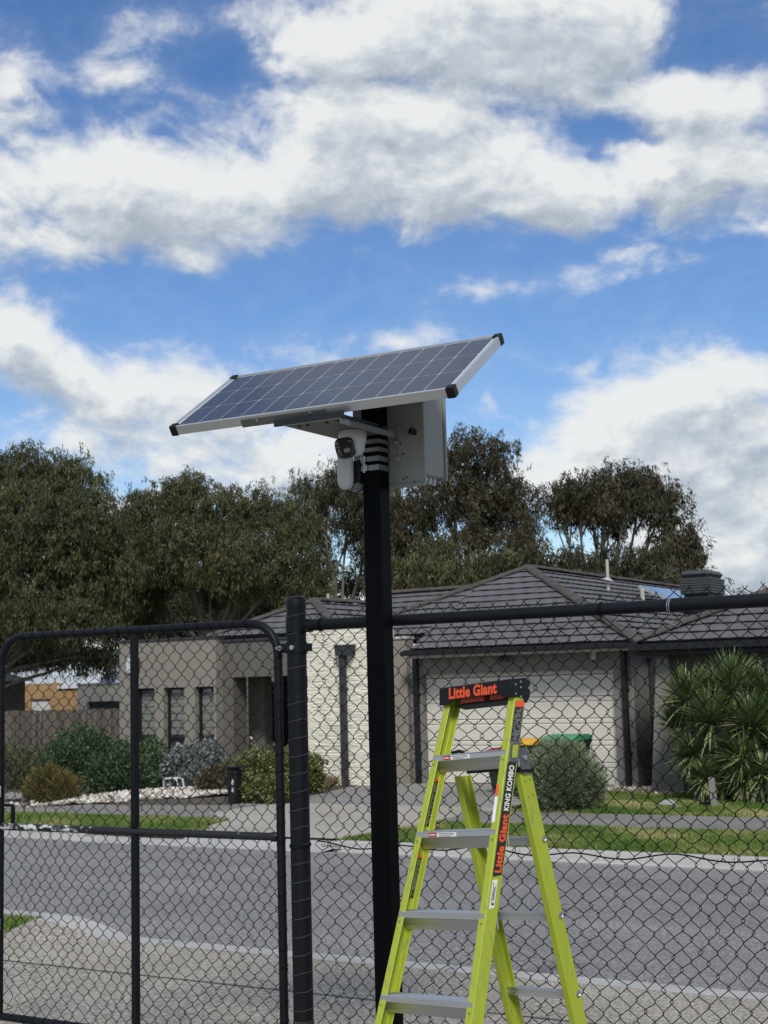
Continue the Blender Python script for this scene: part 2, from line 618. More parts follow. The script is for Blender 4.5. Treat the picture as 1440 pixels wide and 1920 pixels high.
def strip(name, x0, x1, ys, zs, mats, nx=1):
    mb = MB()
    for i in range(len(ys) - 1):
        mb.poly([(x0, ys[i], zs[i]), (x1, ys[i], zs[i]), (x1, ys[i + 1], zs[i + 1]), (x0, ys[i + 1], zs[i + 1])])
    return tag(mb.build(name, mats, smooth=False), kind='structure')


# ------------------------------------------------------------------ ground, road, kerbs, paths
KN, KF = 8.46, 14.86                 # near and far kerb lines
M_ground = mat('far_ground', (.10, .10, .06), .95, var=.4, vscale=.4, bump=.3)
strip('ground', -700, 700, [-300, 5.4, 8.2, 8.3, 15.2, 15.3, 40, 900], [-.02, -.02, g(8.2) - .02, -.45, -.45, g(15.3) - .02, g(40) - .02, g(40) - .02], M_ground)
# concrete apron of the vehicle crossing in front of the gate
mb = MB()
mb.poly([(-8.1, -4, .004), (14, -4, .004), (14, 5.4, .004), (-8.1, 5.4, .004)])
mb.poly([(-8.1, 5.4, .004), (14, 5.4, .004), (14, KN - .30, g(KN - .30) + .004), (-7.2, KN - .30, g(KN - .30) + .004), (-8.1, 7.5, g(7.5) + .004)])
fan = [(-8.1, 7.5, g(7.5) + .004), (-7.2, KN - .30, g(KN) + .008), (-7.45, KN - .30, g(KN) + .018), (-7.7, KN - .30, g(KN) + .06), (-7.95, KN - .30, g(KN) + .108), (-8.15, KN - .30, g(KN) + .112), (-8.14, 7.9, g(7.9) + .055)]
for i in range(1, len(fan) - 1):
    mb.poly([fan[0], fan[i], fan[i + 1]])
tag(mb.build('apron', M_apron, smooth=False), kind='structure')
mb = MB()
mb.poly([(-8.0, 7.21, g(7.2) + .009), (14, 7.17, g(7.2) + .009), (14, 7.185, g(7.2) + .009), (-8.0, 7.228, g(7.2) + .009)])
tag(mb.build('apron_joint', M_joint, smooth=False), kind='structure')
# grass corner beside the crossing, with its raised kerb running off to the left
mb = MB()
zc = g(8.4) + .085
mb.poly([(-60, 3, zc), (-8.35, 3, zc - .09), (-8.09, 7.5, zc - .075), (-60, 7.5, zc)])
mb.poly([(-60, 7.5, zc), (-8.09, 7.5, zc - .075), (-8.13, 7.9, zc - .03)])
mb.poly([(-60, 7.5, zc), (-8.13, 7.9, zc - .03), (-8.165, KN - .17, zc + .012), (-60, KN - .14, zc + .012)])
tag(mb.build('verge', M_turf, smooth=False), kind='structure')


def kerb_profile(name, x0, x1, y0, top, face_dir, nseg=None):
    """kerb and channel; face_dir -1: the face looks towards -Y"""
    mb = MB()
    segs = nseg or [(x0, x1)]
    for a, b in segs:
        if face_dir < 0:
            prof = [(y0 + .12, -.12), (y0 + .12, .012), (y0 + .015, .012), (y0, .002), (y0 - .03, -.095), (y0 - .06, -.108), (y0 - .34, -.094), (y0 - .34, -.2)]
        else:
            prof = [(y0 - .16, -.12), (y0 - .16, .012), (y0 - .015, .012), (y0, .0), (y0 + .03, -.085), (y0 + .05, -.10), (y0 + .05, -.2)]
        n = len(prof)
        v = [(a + .004, y, top + z) for y, z in prof] + [(b - .004, y, top + z) for y, z in prof]
        f = [(i, i + 1, n + i + 1, n + i) for i in range(n - 1)]
        for i, q in enumerate(f):
            mb.f.append(tuple(x + len(mb.v) for x in q))
            mb.m.append(1 if face_dir < 0 and i >= 5 else 0)
        mb.f += [tuple(x + len(mb.v) for x in range(n)), tuple(x + len(mb.v) for x in range(n, 2 * n))[::-1]]
        mb.m += [0, 0]
        mb.v += [tuple(q) for q in v]
    return tag(mb.build(name, [M_conc, M_chan], smooth=False), kind='structure')


kerb_profile('kerb', -60, -8.15, KN - .0, g(KN) + .10, 1, [(-60 + 2.5 * i, -57.5 + 2.5 * i) for i in range(20)] + [(-10, -8.15)])
# flush layback across the crossing, easing up to the full kerb on the left
mb = MB()
xs = [-8.15, -7.95, -7.7, -7.45, -7.2, 14]
tops = [.112, .108, .06, .018, .008, .008]
for i in range(len(xs) - 1):
    for (ya, za, yb, zb) in ((KN - .30, 0, KN - .02, .0), (KN - .02, .0, KN + .05, -.035)):
        def zz(t, z, y):
            return g(KN) + t + z - (0.02 if y > KN - .1 else 0) * (1 if t < .05 else 0) if z == 0 else g(KN) - .035
        mb.poly([(xs[i], ya, zz(tops[i], za, ya)), (xs[i + 1], ya, zz(tops[i + 1], za, ya)), (xs[i + 1], yb, zz(tops[i + 1], zb, yb)), (xs[i], yb, zz(tops[i], zb, yb))])
tag(mb.build('kerb_layback', M_conc, smooth=False), kind='structure')
mb = MB()
for i in range(9):
    x = -6.9 + i * 2.35
    mb.poly([(x, KN - .30, g(KN) + .0125), (x + .012, KN - .30, g(KN) + .0125), (x + .012, KN - .02, g(KN) + .0125), (x, KN - .02, g(KN) + .0125)])
tag(mb.build('kerb_joint', M_joint, smooth=False), kind='structure')
# road, a gentle crown
strip('road', -300, 300, [KN - .1, KN + .5, 11.4, KF - .32], [g(KN) - .034, g(KN) - .032, g(11.4) - .035, g(KF) - .092], M_asph)
# far kerb: full height each side of the driveway crossover
DX0, DX1 = -12.1, -9.75
KX = -13.85
kerb_profile('kerb', -80, KX, KF, g(KF), -1, [(KX - 2.5 * (i + 1), KX - 2.5 * i) for i in range(27)])
kerb_profile('kerb', DX1, 60, KF, g(KF), -1, [(DX1 + 2.5 * i, DX1 + 2.5 * (i + 1)) for i in range(27)])
mb = MB()
mb.poly([(KX, KF - .34, g(KF) - .090), (DX1, KF - .34, g(KF) - .090), (DX1, KF - .05, g(KF) - .075), (KX, KF - .05, g(KF) - .075)])
mb.poly([(KX, KF - .05, g(KF) - .075), (DX1 + .1, KF - .05, g(KF) - .075), (DX1 + .25, KF + .55, g(KF) + .002), (KX, KF + .3, g(KF) + .002)])
tag(mb.build('kerb_layback', M_conc, smooth=False), kind='structure')
PY0, PY1 = 17.6, 19.55               # footpath
VX0, VX1 = -13.0, -9.7
sheet('crossover', [(DX0 - .35, KF + .3), (DX1 + .2, KF + .3), (-9.85, PY0), (-10.05, PY1 + .6), (-15.0, PY1 + .6), (-14.6, PY0 + .3), (-13.0, PY0 - .6)], M_cross, .0065)
sheet('driveway', [(-14.3, PY1 + .6), (-10.1, PY1 + .6), (-9.95, 25.55), (-15.4, 25.55), (-15.4, 24.0)], M_drive, .005)
sheet('footpath', [(-10.0, PY0), (60, PY0), (60, PY1), (-10.12, PY1)], M_path, .008)
sheet('footpath', [(-80, PY0 - .5), (-13.15, PY0 - .5), (-14.2, PY0 + .4), (-14.35, PY1 + .1), (-16.5, PY1 - .7), (-80, PY1 - 1.2)], M_path, .010)
sheet('verge', [(-9.85, KF + .16), (60, KF + .16), (60, PY0), (-9.9, PY0)], M_turf, .004)
sheet('verge', [(-80, KF + .16), (KX, KF + .16), (KX, KF + .05), (DX0 - .1, KF + .05), (-12.6, KF + .9), (-13.3, PY0 - .5), (-80, PY0 - .5)], M_turf, .004)
sheet('lawn', [(-10.1, PY1), (60, PY1), (60, 24.4), (-9.95, 24.4)], M_turf, .004)
sheet('garden_bed', [(-80, PY1 - 1.2), (-16.5, PY1 - .7), (-14.4, PY1 + .4), (-15.3, 24.2), (-24, 25.0), (-24, 34), (-80, 34)], M_soil, .003)
mb = MB()
for i in range(22):
    x = -9.0 + i * 1.9
    mb.poly([(x, PY0, g(PY0) + .0125), (x + .015, PY0, g(PY0) + .0125), (x + .015, PY1, g(PY1) + .0125), (x, PY1, g(PY1) + .0125)])
for i in range(12):
    x = -14.8 - i * 1.9
    mb.poly([(x, 17.2, g(17.2) + .0145), (x + .015, 17.2, g(17.2) + .0145), (x + .015, 18.3, g(18.3) + .0145), (x, 18.3, g(18.3) + .0145)])
tag(mb.build('path_joint', M_joint, smooth=False), kind='structure')

# grass blades
M_grass = leaf_mat('grass_blade', [(0, (0.095, 0.168, 0.028)), (0.45, (0.179, 0.252, 0.056)), (0.7, (0.291, 0.302, 0.101)), (1, (0.515, 0.426, 0.224))], .3, .7)


def wobble(x, y, s, seed=0):
    return (np.sin(x * s + 1.3 * seed) * np.cos(y * s * 1.27 - seed) + .6 * np.sin(x * s * 2.3 + y * s * 1.9 + seed * 2) +
            .35 * np.cos(x * s * 4.1 - y * s * 3.7 + seed)) / 1.95


def grass(name, x0, x1, y0, y1, n, label, dry=.5, h=.05, zoff=.0, mask=None):
    x = rng.uniform(x0, x1, n)
    y = rng.uniform(y0, y1, n)
    if mask is not None:
        k_ = mask(x, y)
        x, y = x[k_], y[k_]
    n = len(x)
    z = np.where(y < 5.4, 0, -.01 * (y - 5.4)) + zoff
    pt = wobble(x, y, 1.7, 2)
    h_ = h * rng.uniform(.5, 1.25, n) * (1 + .35 * wobble(x, y, 2.6, 5))
    a = rng.uniform(0, 2 * pi, n)
    w = rng.uniform(.005, .011, n)
    lean = rng.normal(0, .45, (n, 2))
    p = np.stack([x, y, z], 1)
    sd = np.stack([np.cos(a), np.sin(a), 0 * a], 1) * w[:, None]
    tip = p + np.stack([lean[:, 0] * h_, lean[:, 1] * h_, h_], 1)
    v = np.stack([p - sd, p + sd, tip], 1).reshape(-1, 3)
    r = np.clip(.36 + .34 * pt * dry * 2 + rng.normal(0, .16, n), 0, 1)
    o = big_mesh(name, v, np.arange(n * 3).reshape(n, 3), M_grass, None, np.repeat(r, 3))
    return tag(o, label, 'grass', kind='stuff')


grass('grass', -9.82, -1.0, KF + .17, PY0 - .03, 60000, 'mown green verge grass with straw patches along the far kerb', 1.05, .05)
grass('grass', -24, -12.2, KF + .17, PY0 - .53, 50000, 'short bright green grass strip on the left beyond the road', .7, .05,
      mask=lambda x, y: (x < -12.3 - (y - 15.3) * .5 + .12 * np.sin(x * 9)) & ((x < KX) | (y > KF + .30 + .12 * np.sin(x * 5))))
grass('grass', -9.95, -2.0, PY1 + .02, 24.2, 80000, 'patchy front lawn with dry straw patches below the spiky plant', 1.35, .05)
grass('grass', -11, -8.13, 6.0, KN - .17, 16000, 'small grass corner beside the gate crossing', .4, .05, .07, mask=lambda x, y: x < -8.17)

# ================================================================== houses
GZ = g(25)


def X(px, py, Y):
    return float(at(px, py, Y)[0])


def Zp(px, py, Y):
    return float(at(px, py, Y)[2])


house = thing('house', 'low grey house with dark tiled hip roof, cream stone pillar and wide pale garage door', 'house', (-13.6, 26, GZ))


def wall(x0, x1, y0, y1, z0, z1, m=None, name='wall', parent=None):
    mb = MB()
    mb.box(x0, x1, y0, y1, z0, z1)
    return mb.build(name, m or M_render, parent or house, smooth=False)


# --- garage block, front at Y = 25.4
YG = 25.4
ex = [X(770, 1300, YG), X(792, 1300, YG), X(1150, 1270, YG), X(1186, 1300, YG)]
zlin = 2.0                           # underside of the lintel
zt = 2.50                            # wall plate
wall(ex[0], ex[1], YG, YG + .3, GZ - .3, zlin, M_mid)
wall(ex[2], ex[3] + .03, YG, YG + .3, GZ - .3, zlin, M_mid)
wall(ex[0], ex[3] + .03, YG + .002, YG + .3, zlin, zt, M_mid)
wall(ex[0] - .1, ex[0], YG + .15, YG + .45, GZ - .3, zt, M_mid)
wall(ex[3] - .27, ex[3] + .03, YG + .3, 40, GZ - .3, zt, M_mid)
wall(ex[1] - .3, ex[1] - .1, YG + .3, 31, GZ - .3, zt, M_mid)
# garage door: five ribbed panels
door = bpy.data.objects.new('garage_door', None)
COL.objects.link(door)
door.parent = house
door.matrix_basis = wm(house).inverted() @ Matrix.Translation((ex[1], YG + .16, GZ))
dw = ex[2] - ex[1]
ph = (zlin - GZ) / 5.2
for i in range(6):
    mb = MB()
    z0, z1 = i * ph + .006, min((i + 1) * ph, zlin - GZ)
    if z1 - z0 < .03:
        continue
    zb = z0 + (z1 - z0) * .74
    prof = [(.03, z0), (0, z0 + .008), (0, zb - .012), (.010, zb), (.010, zb + .018), (-.005, zb + .03), (-.005, z1 - .02), (.009, z1 - .004), (.03, z1)]
    if i == 5:
        prof = [(.03, z0), (0, z0 + .008), (0, z1), (.03, z1)]
    prof = [(y, z) for y, z in prof] + [(.05, z1), (.05, z0)]
    halves = ((.006, dw * .5 - .003), (dw * .5 + .003, dw - .006))
    for xa, xb in halves:
        mb.prism(prof, lambda p, t: (t, p[0], p[1]), xa, xb)
    o = mb.build('door_panel', M_door, door, local=True)
mb = MB()
mb.box(.002, dw - .002, .052, .07, 0, zlin - GZ)
mb.build('door_backing', M_trimm, door, local=True)
# pale soffit strip, gutter, downpipe and a dark strip shaped as one
xe0, xe1 = X(762, 1208, 24.9), X(1190, 1205, 24.9)
ze = Zp(1190, 1203, 24.9)
mb = MB()
mb.box(xe0 + .02, xe1 - .05, 24.98, YG, 2.40, 2.425)
mb.box(xe0 + .02, xe1 - .05, 24.945, 24.98, 2.33, 2.425)
mb.build('soffit', M_soffit, house, smooth=False)
mb = MB()
prof = [(24.80, 2.475), (24.80, 2.40), (24.815, 2.385), (24.94, 2.385), (24.94, 2.50), (24.925, 2.50), (24.925, 2.40), (24.815, 2.40), (24.815, 2.475)]
mb.prism(prof, lambda p, t: (t, p[0], p[1]), xe0 - .1, xe1 + .06)
mb.build('gutter', M_trimd, house, smooth=False)
for px_, w_ in ((781, .10), (1173, .10)):  # left pipe is added, standing in for the dark return wall
    xx = X(px_, 1330, YG - .08)
    mb = MB()
    mb.rbox(xx - w_ / 2, xx + w_ / 2, YG - .12, YG - .02, GZ - .1, 2.385, .01)
    for zz in (.4, 1.6):
        mb.box(xx - w_ / 2 - .02, xx + w_ / 2 + .02, YG - .125, YG - .001, zz, zz + .03)
    mb.build('downpipe', M_trimd, house)
# flood lamp and small white wall camera over the door
xl, zl = X(952, 1232, YG), Zp(952, 1232, YG)
mb = MB()
mb.lathe([(.05, 0), (.05, .03)], (xl, YG, zl + .03), (0, -1, 0), 12)
for s in (-.07, .07):
    mb.tube([(xl, YG - .03, zl + .03), (xl + s, YG - .08, zl)], .012, 6)
    mb.lathe([(.03, 0), (.06, .07), (.065, .12), (.05, .125)], (xl + s, YG - .07, zl + .01), (s * 2, -1, -.5), 12)
mb.build('flood_lamp', M_trimm, house)
xl, zl = X(1117, 1228, YG), Zp(1117, 1222, YG)
mb = MB()
mb.rbox(xl - .05, xl + .05, YG - .10, YG, zl - .09, zl + .07, .012)
mb.lathe([(.055, 0), (.055, .06), (.04, .09), (.0, .10)], (xl, YG - .07, zl - .08), (0, -.5, -1), 12)
mb.build('wall_camera', M_white, house)
mb = MB()
mb.lathe([(.03, 0), (.035, .012), (.01, .02)], (xl, YG - .115, zl - .17), (0, -.5, -1), 10)
mb.build('camera_lens', M_cap, house)
# white stub of pipe low beside the door
xl = X(1157, 1465, YG - .05)
mb = MB()
mb.tube([(xl, YG - .06, GZ), (xl, YG - .06, GZ + .12), (xl, YG - .10, GZ + .17), (xl, YG - .18, GZ + .17)], .035, 10)
mb.build('pipe_stub', M_white, house)

# --- wall between pillar and garage
xa, xb = X(700, 1300, 25.3), X(764, 1300, 25.3)
wall(xa - .3, xb, 25.3, 25.6, GZ - .3, Zp(750, 1198, 25.3), M_render)
wall(xa - .3, xb + .015, 25.27, 25.63, Zp(750, 1198, 25.3), Zp(750, 1193, 25.3), M_soffit, 'coping')
# --- stone pillar clad in split strips
YS = 24.6
sx0, sx1, sz1 = X(574, 1300, YS), X(706, 1300, YS), Zp(640, 1180, YS)
wall(sx0, sx1, YS + .05, YS + .75, GZ - .3, sz1, M_grout)
pillar = bpy.data.objects.new('stone_pillar', None)
COL.objects.link(pillar)
pillar.parent = house
pillar.matrix_basis = wm(house).inverted() @ Matrix.Translation((sx0, YS, GZ))
protos = []
for i in range(5):
    mb = MB()
    r_ = random.Random(i)
    nx = 4
    v, f = [], []
    top = [[r_.uniform(-.010, .010) for _ in range(nx + 1)] for _ in range(3)]
    for j in range(3):
        for q in range(nx + 1):
            v.append((q / nx, -.020 + top[j][q] * (1.0 if j == 1 else .6), j / 2))
    for j in range(2):
        for q in range(nx):
            a = j * (nx + 1) + q
            f.append((a, a + 1, a + nx + 2, a + nx + 1))
    b0 = len(v)
    v += [(0, .06, 0), (1, .06, 0), (1, .06, 1), (0, .06, 1)]
    f += [tuple([b0] + list(range(0, nx + 1)) + [b0 + 1])[::-1], tuple([b0 + 3] + list(range(2 * (nx + 1), 3 * (nx + 1))) + [b0 + 2])]
    f += [(b0, 0, nx + 1, 2 * (nx + 1), b0 + 3)[::-1], (b0 + 1, nx, 2 * nx + 1, 3 * nx + 2, b0 + 2)]
    mb.add(v, f)
    protos.append(mb.mesh('stone', M_stone, smooth=False))
z = GZ
wid = sx1 - sx0
while z < sz1 - .03:
    hgt = min(random.choice((.042, .05, .058, .07)), sz1 - z)
    x = -random.uniform(0, .15)
    while x < wid:
        ln = random.uniform(.24, .56)
        a, b = max(x, 0), min(x + ln, wid)
        if b - a > .03:
            M = Matrix.Translation((sx0 + a, YS + .03 - random.uniform(0, .011), z)) @ Matrix.Diagonal((b - a - .003, random.uniform(.8, 1.2), hgt - .003, 1))
            inst('stone', random.choice(protos), pillar, M)
        x += ln
    z += hgt
# rain head and downpipe on the pillar
x0_, x1_, xm = X(631, 1215, YS - .1), X(663, 1215, YS - .1), X(643, 1300, YS - .1)
zt_, zb_ = Zp(647, 1209, YS - .1), Zp(647, 1229, YS - .1)
mb = MB()
mb.rbox(x0_ - .01, x1_ + .01, YS - .21, YS - .02, zt_ - .02, zt_, .004)
mb.prism([(x0_, zt_ - .02), (x1_, zt_ - .02), (x1_ - .03, zb_), (x0_ + .03, zb_)], lambda p, t: (p[0], t, p[1]), YS - .20, YS - .02)
mb.build('rain_head', M_trimm, house, smooth=False)
mb = MB()
mb.rbox(xm - .06, xm + .06, YS - .15, YS - .03, GZ - .05, zb_, .01)
for zz in (.25, 1.75):
    mb.box(xm - .08, xm + .08, YS - .155, YS - .01, zz, zz + .035)
mb.build('downpipe', M_trimm, house)

# --- portico between stone pillar and window wall
YP = 25.15
px0, px1 = X(403, 1300, YP), X(590, 1300, YP)
zo, zp = Zp(436, 1270, YP), Zp(500, 1200, YP)
xo = X(437, 1300, YP)
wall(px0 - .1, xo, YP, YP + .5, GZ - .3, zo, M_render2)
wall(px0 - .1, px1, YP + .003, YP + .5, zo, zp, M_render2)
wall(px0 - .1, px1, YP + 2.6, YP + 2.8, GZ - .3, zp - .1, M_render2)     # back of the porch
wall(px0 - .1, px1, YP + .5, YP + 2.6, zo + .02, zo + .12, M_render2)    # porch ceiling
xc0, xc1 = X(466, 1350, YP + 1.2), X(496, 1350, YP + 1.2)
wall(xc0, xc1, YP + 1.2, YP + 1.5, GZ - .2, zo + .02, M_render)
mb = MB()
xf0, xf1 = X(500, 1350, YP + 2.5), X(548, 1350, YP + 2.5)
mb.rbox(xf0, xf1, YP + 2.53, YP + 2.6, GZ - .1, zo - .1, .008)
mb.build('front_door', M_trimd, house)
mb = MB()
mb.box(px0 - .13, px1, YP - .03, YP + .53, zp, zp + .05)
mb.build('coping', M_trimm, house, smooth=False)
# --- window wall
YW = 24.9
wx0, wx1 = X(224, 1300, YW), X(405, 1300, YW)
zw = Zp(310, 1201, YW)
wins = [(252, 290), (307, 346), (366, 404)]
wz1, wz0 = Zp(330, 1289, YW), .05
cuts = [wx0]
for a, b in wins:
    cuts += [X(a, 1340, YW), X(b, 1340, YW)]
cuts[-1] = wx1 - .06
for i in range(0, len(cuts), 2):
    wall(cuts[i], cuts[i + 1] if i + 1 < len(cuts) else wx1, YW, YW + .3, GZ - .3, wz1) if i + 1 < len(cuts) else None
wall(wx1 - .06, wx1, YW, YW + .3, GZ - .3, wz1)
wall(wx0, wx1, YW + .003, YW + .3, wz1, zw)
wall(wx0, wx0 + .25, YW + .3, 33, GZ - .3, zw)
wall(wx0, wx1, YW + .02, YW + .3, GZ - .3, wz0)
mb = MB()
mb.box(wx0 - .03, wx1 + .03, YW - .03, YW + .33, zw, zw + .05)
mb.build('coping', M_trimm, house, smooth=False)
for (i0, i1) in ((1, 2), (3, 4), (5, 6)):
    a, b = cuts[i0], (cuts[i1] if i1 < len(cuts) else wx1 - .06)
    w_ = bpy.data.objects.new('window', None)
    COL.objects.link(w_)
    w_.parent = house
    w_.matrix_basis = wm(house).inverted() @ Matrix.Translation((a, YW + .14, wz0))
    wd, hh = b - a, wz1 - wz0
    zm = Zp(330, 1386, YW) - wz0
    mb = MB()
    for q in ((0, .05, 0, hh), (wd - .05, wd, 0, hh), (.05, wd - .05, 0, .05), (.05, wd - .05, hh - .05, hh), (.05, wd - .05, zm - .06, zm + .05)):
        mb.rbox(q[0], q[1], 0, .06, q[2], q[3], .005)
    mb.build('frame', M_trimd, w_, local=True)
    for z0, z1 in ((.05, zm - .06), (zm + .05, hh - .05)):
        mb = MB()
        mb.box(.05, wd - .05, .025, .031, z0, z1)
        mb.build('pane', M_glass, w_, local=True)
    nb = 6
    for j in range(nb):
        z0 = zm + .10 + (hh - zm - .2) * j / nb
        mb = MB()
        mb.box(.06, wd - .06, .05, .058, z0, z0 + (hh - zm - .2) / nb - .02)
        mb.build('blind_slat', M_curtain, w_, local=True)
# square white box with a glass half on the window wall
xl, zl = X(250, 1248, YW), Zp(250, 1248, YW)
mb = MB()
mb.rbox(xl - .17, xl + .02, YW - .06, YW, zl - .17, zl + .17, .01)
mb.build('wall_box', M_white, house)
mb = MB()
mb.rbox(xl + .022, xl + .20, YW - .05, YW, zl - .17, zl + .17, .01)
mb.build('wall_box_cover', M_trimm, house)

# ------------------------------------------------------------------ roofs: every course of tiles is a piece
GAUGE = .345
SL = 0.46                            # rise per metre


def roof_plane(parent, pts, up2, name='tile_course'):
    """pts: convex polygon (first two = eave or lowest edge); up2: horizontal uphill direction"""
    p0 = Vector(pts[0])
    up = Vector((up2[0], up2[1], SL)).normalized()
    e = Vector((-up2[1], up2[0], 0)).normalized()
    nrm = e.cross(up)
    if nrm.z < 0:
        nrm = -nrm
    loc = [((Vector(p) - p0).dot(e), (Vector(p) - p0).dot(up)) for p in pts]
    n = len(loc)

    def span(b):
        xs_ = []
        for i in range(n):
            (a0, b0), (a1, b1) = loc[i], loc[(i + 1) % n]
            if abs(b1 - b0) < 1e-6:
                if abs(b - b0) < 1e-3:
                    xs_ += [a0, a1]
                continue
            t = (b - b0) / (b1 - b0)
            if -1e-6 <= t <= 1 + 1e-6:
                xs_.append(a0 + t * (a1 - a0))
        return (min(xs_), max(xs_)) if xs_ else None
    bmin, bmax = min(q[1] for q in loc), max(q[1] for q in loc)
    nc = int(math.ceil((bmax - bmin) / GAUGE))
    TW = .33
    for c in range(nc):
        b0 = bmin + c * GAUGE
        b1 = min(b0 + GAUGE + .06, bmax)
        s0, s1 = span(b0 + 1e-4), span(b1 - 1e-4)
        if s0 is None or s1 is None:
            continue
        mb = MB()
        a = math.floor(s0[0] / TW) * TW + (TW / 2 if c % 2 else 0)
        lo, hi = min(s0[0], s1[0]), max(s0[1], s1[1])
        a = math.floor(lo / TW) * TW + (TW / 2 if c % 2 else 0) - TW
        while a < hi:
            a0b, a1b = max(a, s0[0]), min(a + TW - .004, s0[1])
            a0t, a1t = max(a, s1[0]), min(a + TW - .004, s1[1])
            if a1b - a0b > .01 or a1t - a0t > .01:
                a0b, a1b = min(a0b, s0[1]), max(a1b, s0[0])
                a0t, a1t = min(a0t, s1[1]), max(a1t, s1[0])
                if a1b < a0b:
                    a1b = a0b
                if a1t < a0t:
                    a1t = a0t
                h = .047 + random.uniform(-.005, .006)
                jig = random.uniform(-.006, .006)
                P_ = lambda aa, bb, hh: p0 + e * aa + up * bb + nrm * hh
                am = (a0b + a1b) / 2
                v = [P_(a0b, b0 + jig + .05, -.004), P_(a1b, b0 + jig + .05, -.004), P_(a1b, b0 + jig, h - .004), P_(am, b0 + jig - .004, h + .006), P_(a0b, b0 + jig, h - .004),
                     P_(a0t, b1, .008), P_((a0t + a1t) / 2, b1, .014), P_(a1t, b1, .008)]
                mb.add(v, [(0, 1, 2, 3, 4), (4, 3, 6, 5), (3, 2, 7, 6)])
            a += TW
        if mb.v:
            mb.build(name, M_tile, parent, smooth=False)
    mb = MB()
    mb.poly([Vector(p) - nrm * .012 for p in pts])
    mb.poly([Vector(p) - nrm * .05 for p in pts][::-1])
    mb.build('roof_deck', M_deck, parent, smooth=False)


mb = MB()                            # one ridge tile, along +X, unit length
sec = [(cos(a_) * .125, sin(a_) * .065 - .01) for a_ in np.linspace(-.15, pi + .15, 8)]
v = []
for t, sc in ((0, 1.0), (.93, 1.0), (.93, 1.1), (1.03, 1.1)):
    v += [(t, y * sc, z * sc) for y, z in sec]
f = []
for i in range(3):
    for j in range(7):
        f.append((i * 8 + j, (i + 1) * 8 + j, (i + 1) * 8 + j + 1, i * 8 + j + 1))
f += [tuple(range(8))[::-1], tuple(range(24, 32))]
mb.add(v, f)
RIDGE = mb.mesh('ridge_tile', M_ridge, smooth=False)


def ridge(parent, p, q):
    p, q = Vector(p), Vector(q)
    d = q - p
    n = max(1, int(d.length / .40))
    xax = d.normalized()
    yax = Vector((0, 0, 1)).cross(xax).normalized()
    zax = xax.cross(yax)
    R = Matrix((xax, yax, zax)).transposed().to_4x4()
    for i in range(n):
        o = p + d * (i / n) + zax * (.045 + random.uniform(-.006, .006))
        inst('ridge_tile', RIDGE, parent, Matrix.Translation(o) @ R @ Matrix.Rotation(random.uniform(-.012, .012), 4, 'Y') @ Matrix.Diagonal((d.length / n, 1, 1, 1)))


def empty_part(name, parent, loc):
    o = bpy.data.objects.new(name, None)
    COL.objects.link(o)
    o.parent = parent
    o.matrix_basis = wm(parent).inverted() @ Matrix.Translation(loc)
    return o


roof = empty_part('roof', house, (-13.6, 28, 2.5))
cR = Vector((-9.62, 24.9, 2.49))
ap = cR + Vector((-4, 4, 4 * SL))
rb = ap + Vector((0, 11, 0))
roof_plane(roof, [(-14.45, 24.9, 2.49), cR, ap, (-14.45, 28.07, 2.49 + 3.17 * SL)], (0, 1))
roof_plane(roof, [(-16.9, 25.62, 2.82), (-14.45, 25.62, 2.82), (-14.45, 28.07, 3.95)], (0, 1))
roof_plane(roof, [cR, (-9.62, 39.9, 2.49), rb, ap], (-1, 0))
ridge(roof, cR + Vector((.05, -.05, 0)), ap)
ridge(roof, (-16.9, 25.62, 2.82), ap)
ridge(roof, ap, rb)
# cross wing behind
wz = 4.03
roof_plane(roof, [(-20.4, 27.2, wz - 2.8 * SL), (-13.7, 27.2, wz - 2.8 * SL), (-13.7, 30, wz), (-17.9, 30, wz)], (0, 1))
ridge(roof, (-17.95, 30, wz), (-13.9, 30, wz + .03))
# left pyramid hip
pa = Vector((-18.15, 27.0, 3.76))
roof_plane(roof, [pa + Vector((-2.6, -2.6, -2.6 * SL)) + Vector((0, 0.9, .9 * SL)) + Vector((.9, 0, 0)), pa + Vector((1.7, -1.7, -1.7 * SL)), pa], (0, 1)) if False else None
k_ = 1.75
roof_plane(roof, [pa + Vector((-k_, -k_, -k_ * SL)), pa + Vector((k_, -k_, -k_ * SL)), pa], (0, 1))
roof_plane(roof, [pa + Vector((k_, -k_, -k_ * SL)), pa + Vector((k_, 5, -k_ * SL)), pa + Vector((0, 5, 0))] + [pa], (-1, 0))
ridge(roof, pa + Vector((k_, -k_, -k_ * SL)), pa)
ridge(roof, pa + Vector((-k_, -k_, -k_ * SL)), pa)
ridge(roof, pa, pa + Vector((0, 5, 0)))
# small vents through the roof
for (px_, pyt, pyb, Y_) in ((1138, 1049, 1085, 31.0), (615, 1113, 1130, 32.0)):
    a, b = at(px_, pyt, Y_), at(px_, pyb, Y_)
    mb = MB()
    mb.tube([(a[0], Y_, b[2] - .3), (a[0], Y_, a[2])], .038, 10)
    mb.lathe([(.16, 0), (.10, .015), (.05, .05)], (a[0], Y_, b[2] - .03), (0.3, 0, 1), 12)
    mb.build('vent_pipe', M_soffit, roof)

